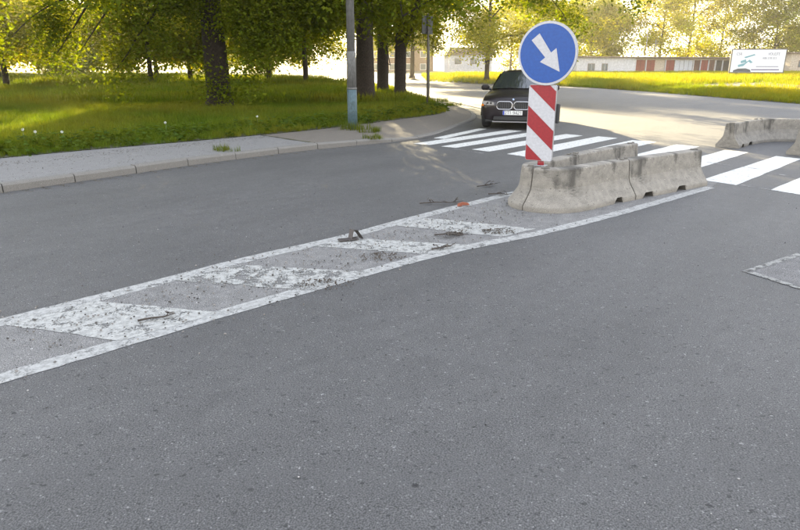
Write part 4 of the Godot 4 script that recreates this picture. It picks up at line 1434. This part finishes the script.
	for m in ms:
		t = thing("mast", m[3], "mast", V(m[0], m[1], 0.6))
		obj("pole", tube_mesh([Vector3(0, -0.2, 0), Vector3(0, m[2], 0)], [0.06, 0.045], 8), mast, t)
		for k in 3: obj("crossbar", box_mesh(Vector3(0.9, 0.04, 0.04), 0.005), mast, t).position = Vector3(0, m[2] - 0.3 - k * 0.35, 0)
	t = thing("street_lamp", "slim street lamp standing behind the billboard", "street lamp", V(43.5, 80.0, 0.6))
	obj("pole", tube_mesh([Vector3(0, -0.2, 0), Vector3(0, 4.2, 0)], [0.07, 0.05], 8), mast, t)
	obj("lamp_head", box_mesh(Vector3(0.7, 0.14, 0.3), 0.04), mast, t).position = Vector3(0.2, 4.25, 0)

# ------------------------------------------------------------------ litter on the island
func twig(called: String, label: String, x: float, f: float, n: int, size: float, turn: float) -> void:
	var t := thing(called, label, "twig", V(x, f, 0.014), turn, "")
	var st := begin()
	tube(st, [Vector3(-size * 0.5, 0.006, 0), Vector3(-size * 0.15, 0.014, R(-0.03, 0.03)), Vector3(size * 0.2, 0.01, R(-0.03, 0.03)), Vector3(size * 0.5, 0.02, R(-0.04, 0.04))], [0.008, 0.007, 0.006, 0.003], 5)
	obj("stem", done(st), M.twig, t)
	for i in n:
		st = begin()
		var p := Vector3(lerpf(-size * 0.3, size * 0.4, rng.randf()), 0.01, 0)
		var d := Vector3(R(-0.5, 1), R(0.02, 0.25), R(-1, 1)).normalized() * size * R(0.15, 0.35)
		tube(st, [p, p + d * 0.5 + Vector3(0, 0.012, 0), p + d], [0.005, 0.004, 0.002], 4)
		obj("side_shoot", done(st), M.twig, t)
		st = begin(false)
		for k in 4:
			var c := p + d * R(0.5, 1.0) + Vector3(R(-0.02, 0.02), R(0.002, 0.012), R(-0.02, 0.02))
			var u := Vector3(R(-1, 1), R(-0.3, 0.3), R(-1, 1)).normalized() * 0.03
			var w := u.cross(Vector3.UP).normalized() * 0.012
			for v in [c - u, c + w, c + u, c - u, c + u, c - w]: st.add_vertex(v)
		obj("dry_leaf", done(st), M.dead, t)

func debris() -> void:
	rng.seed = 404
	twig("fallen_twig", "dry leafy twig lying before the nose of the barrier", 1.28, 8.95, 4, 0.42, 0.5)
	twig("fallen_twig", "short dark twig on the white line beside the curved barrier", 1.36, 8.28, 3, 0.36, -0.1)
	twig("fallen_twig", "long thin twig on the asphalt outside the island edge line", 0.52, 7.72, 4, 0.55, 0.1)
	twig("fallen_twig", "twig between the two hatch stripes nearest the barrier", 0.52, 6.15, 5, 0.34, 0.0)
	twig("fallen_twig", "bent twig lying across the end of the hatch stripe beside the bent bracket", 0.42, 5.72, 2, 0.3, 0.6)
	twig("fallen_twig", "dark stick lying on the most worn, widest hatch stripe", -1.65, 3.95, 1, 0.24, 0.35)
	# orange reflector shard
	var orange := std(L(0.24, 0.07, 0.035), 0.5)
	var st := begin(false)
	var t := thing("reflector_shard", "broken orange reflector piece lying by the island edge line", "litter", V(0.78, 7.62, 0.014), 0.2)
	obj("shard", slab(PackedVector2Array([Vector2(-0.07, 0), Vector2(0.08, 0.0), Vector2(0.06, 0.025), Vector2(0.0, 0.035), Vector2(-0.06, 0.02)]), -0.02, 0.02), orange, t)
	obj("shard", slab(PackedVector2Array([Vector2(-0.03, 0), Vector2(0.03, 0.0), Vector2(0.01, 0.03)]), 0.03, 0.06), orange, t).position.x = -0.06
	# bent metal bracket
	var rust := std(L(0.07, 0.06, 0.055), 0.6, 0.4)
	t = thing("bent_bracket", "bent grey metal bracket standing up from the edge line", "metal bracket", V(-0.46, 6.05, 0.012), 0.4)
	st = begin(false)
	var prof := [Vector3(-0.05, 0.0, 0.03), Vector3(-0.02, 0.09, 0.0), Vector3(0.03, 0.075, -0.02), Vector3(0.07, 0.0, 0.03)]
	for i in 3:
		var w := Vector3(0.012, 0, 0.03)
		for s in [0.0, 0.004]:
			var off := Vector3(0, s, 0)
			quad(st, prof[i] - w + off, prof[i + 1] - w + off, prof[i + 1] + w + off, prof[i] + w + off, Vector3(0, 1 if s > 0 else -1, 0.3))
	obj("strip", done(st), rust, t)
	var plate := begin(false)
	cbox(plate, Vector3(-0.07, 0.006, 0.03), Vector3(0.2, 0.012, 0.08), 0.004)
	obj("foot", done(plate), rust, t)
	# small heaps of soil and dead leaves
	for h in [[-0.16, 5.42, 0.17, "heap of brown soil and dead leaves between hatch stripes"], [-0.60, 4.66, 0.20, "flat patch of grey grit beside the worn hatch stripe"], [0.55, 6.22, 0.08, "small crumb of soil under the twig between hatch stripes"], [1.02, 6.32, 0.14, "thin spread of grit at the end of the last hatch stripe"]]:
		t = thing("dirt_heap", h[3], "dirt", V(h[0], h[1], 0.012))
		st = begin(false)
		for k in 170:
			var a := R(0, TAU)
			var rr: float = h[2] * sqrt(rng.randf())
			var c := Vector3(cos(a) * rr * 1.25, 0.003 + 0.03 * maxf(0, 1 - rr / h[2]) * rng.randf(), sin(a) * rr * 0.75)
			var s := 0.003 + 0.011 * pow(rng.randf(), 2.5)
			var b := Basis(Vector3(R(-1, 1), R(-1, 1), R(-1, 1)).normalized(), R(0, 3))
			cbox(st, c, Vector3(s * R(0.8, 2.2), s * 0.6, s), s * 0.15, b)
		obj("crumbs", done(st), M.dead, t)
	# loose grit along the island
	var xf := []; var cols := []
	var pebble := box_mesh(Vector3(0.012, 0.007, 0.010), 0.003)
	for i in 1100:
		var k := rng.randf()
		var c := Vector2(-2.5, 3.5).lerp(Vector2(1.6, 7.6), k) + Vector2(rng.randfn(0, 0.33), rng.randfn(0, 0.33))
		xf.append(Transform3D(Basis(Vector3.UP, R(0, TAU)) * R(0.4, 1.5), V(c.x, c.y, 0.016)))
		var v := R(0.03, 0.22)
		cols.append(Color(v, v * 0.92, v * 0.82))
	var gm := std(Color.WHITE, 0.9)
	gm.vertex_color_use_as_albedo = true
	for i in 900:
		var c := Vector2(R(-4.5, 6.0), R(1.2, 9.0))
		xf.append(Transform3D(Basis(Vector3.UP, R(0, TAU)) * (0.25 + 0.75 * pow(rng.randf(), 3.0)), V(c.x, c.y, 0.003)))
		var v := R(0.02, 0.10) if rng.randf() < 0.55 else R(0.2, 0.38)
		cols.append(Color(v, v * 0.96, v * 0.9))
	for i in 1300:
		var f := R(7.0, 13.4)
		var c := Vector2(lerpf(-7.2, -1.6, (f - 6.3) / 6.9), f) + Vector2(-0.80, 0.6) * (R(0.15, 2.1) if i < 500 else R(1.75, 2.3))
		xf.append(Transform3D(Basis(Vector3.UP, R(0, TAU)) * Basis.from_scale(Vector3(R(0.4, 2.2), 0.5, R(0.4, 1.6))), V(c.x, c.y, 0.121)))
		var v := R(0.03, 0.14)
		cols.append(Color(v, v * 0.85, v * 0.6))
	var gutter := smooth_path(KERB, 0.25)
	for i in 1500:
		var k := rng.randi_range(8, 72)
		var c := gutter[k] + Vector2(0.04, -0.03) + Vector2(0.8, -0.6) * 0.22 * pow(rng.randf(), 2.0) + Vector2(R(-0.1, 0.1), R(-0.1, 0.1)) * 0.5
		xf.append(Transform3D(Basis(Vector3.UP, R(0, TAU)) * Basis.from_scale(Vector3(R(0.4, 2.0), 0.5, R(0.4, 1.6))), V(c.x, c.y, 0.004)))
		var v := R(0.04, 0.16)
		cols.append(Color(v, v * 0.85, v * 0.6))
	var o := multi("grit", pebble, gm, xf, cols)
	tag(o, "loose grit and small stones on the island, gutter and sidewalk", "grit")
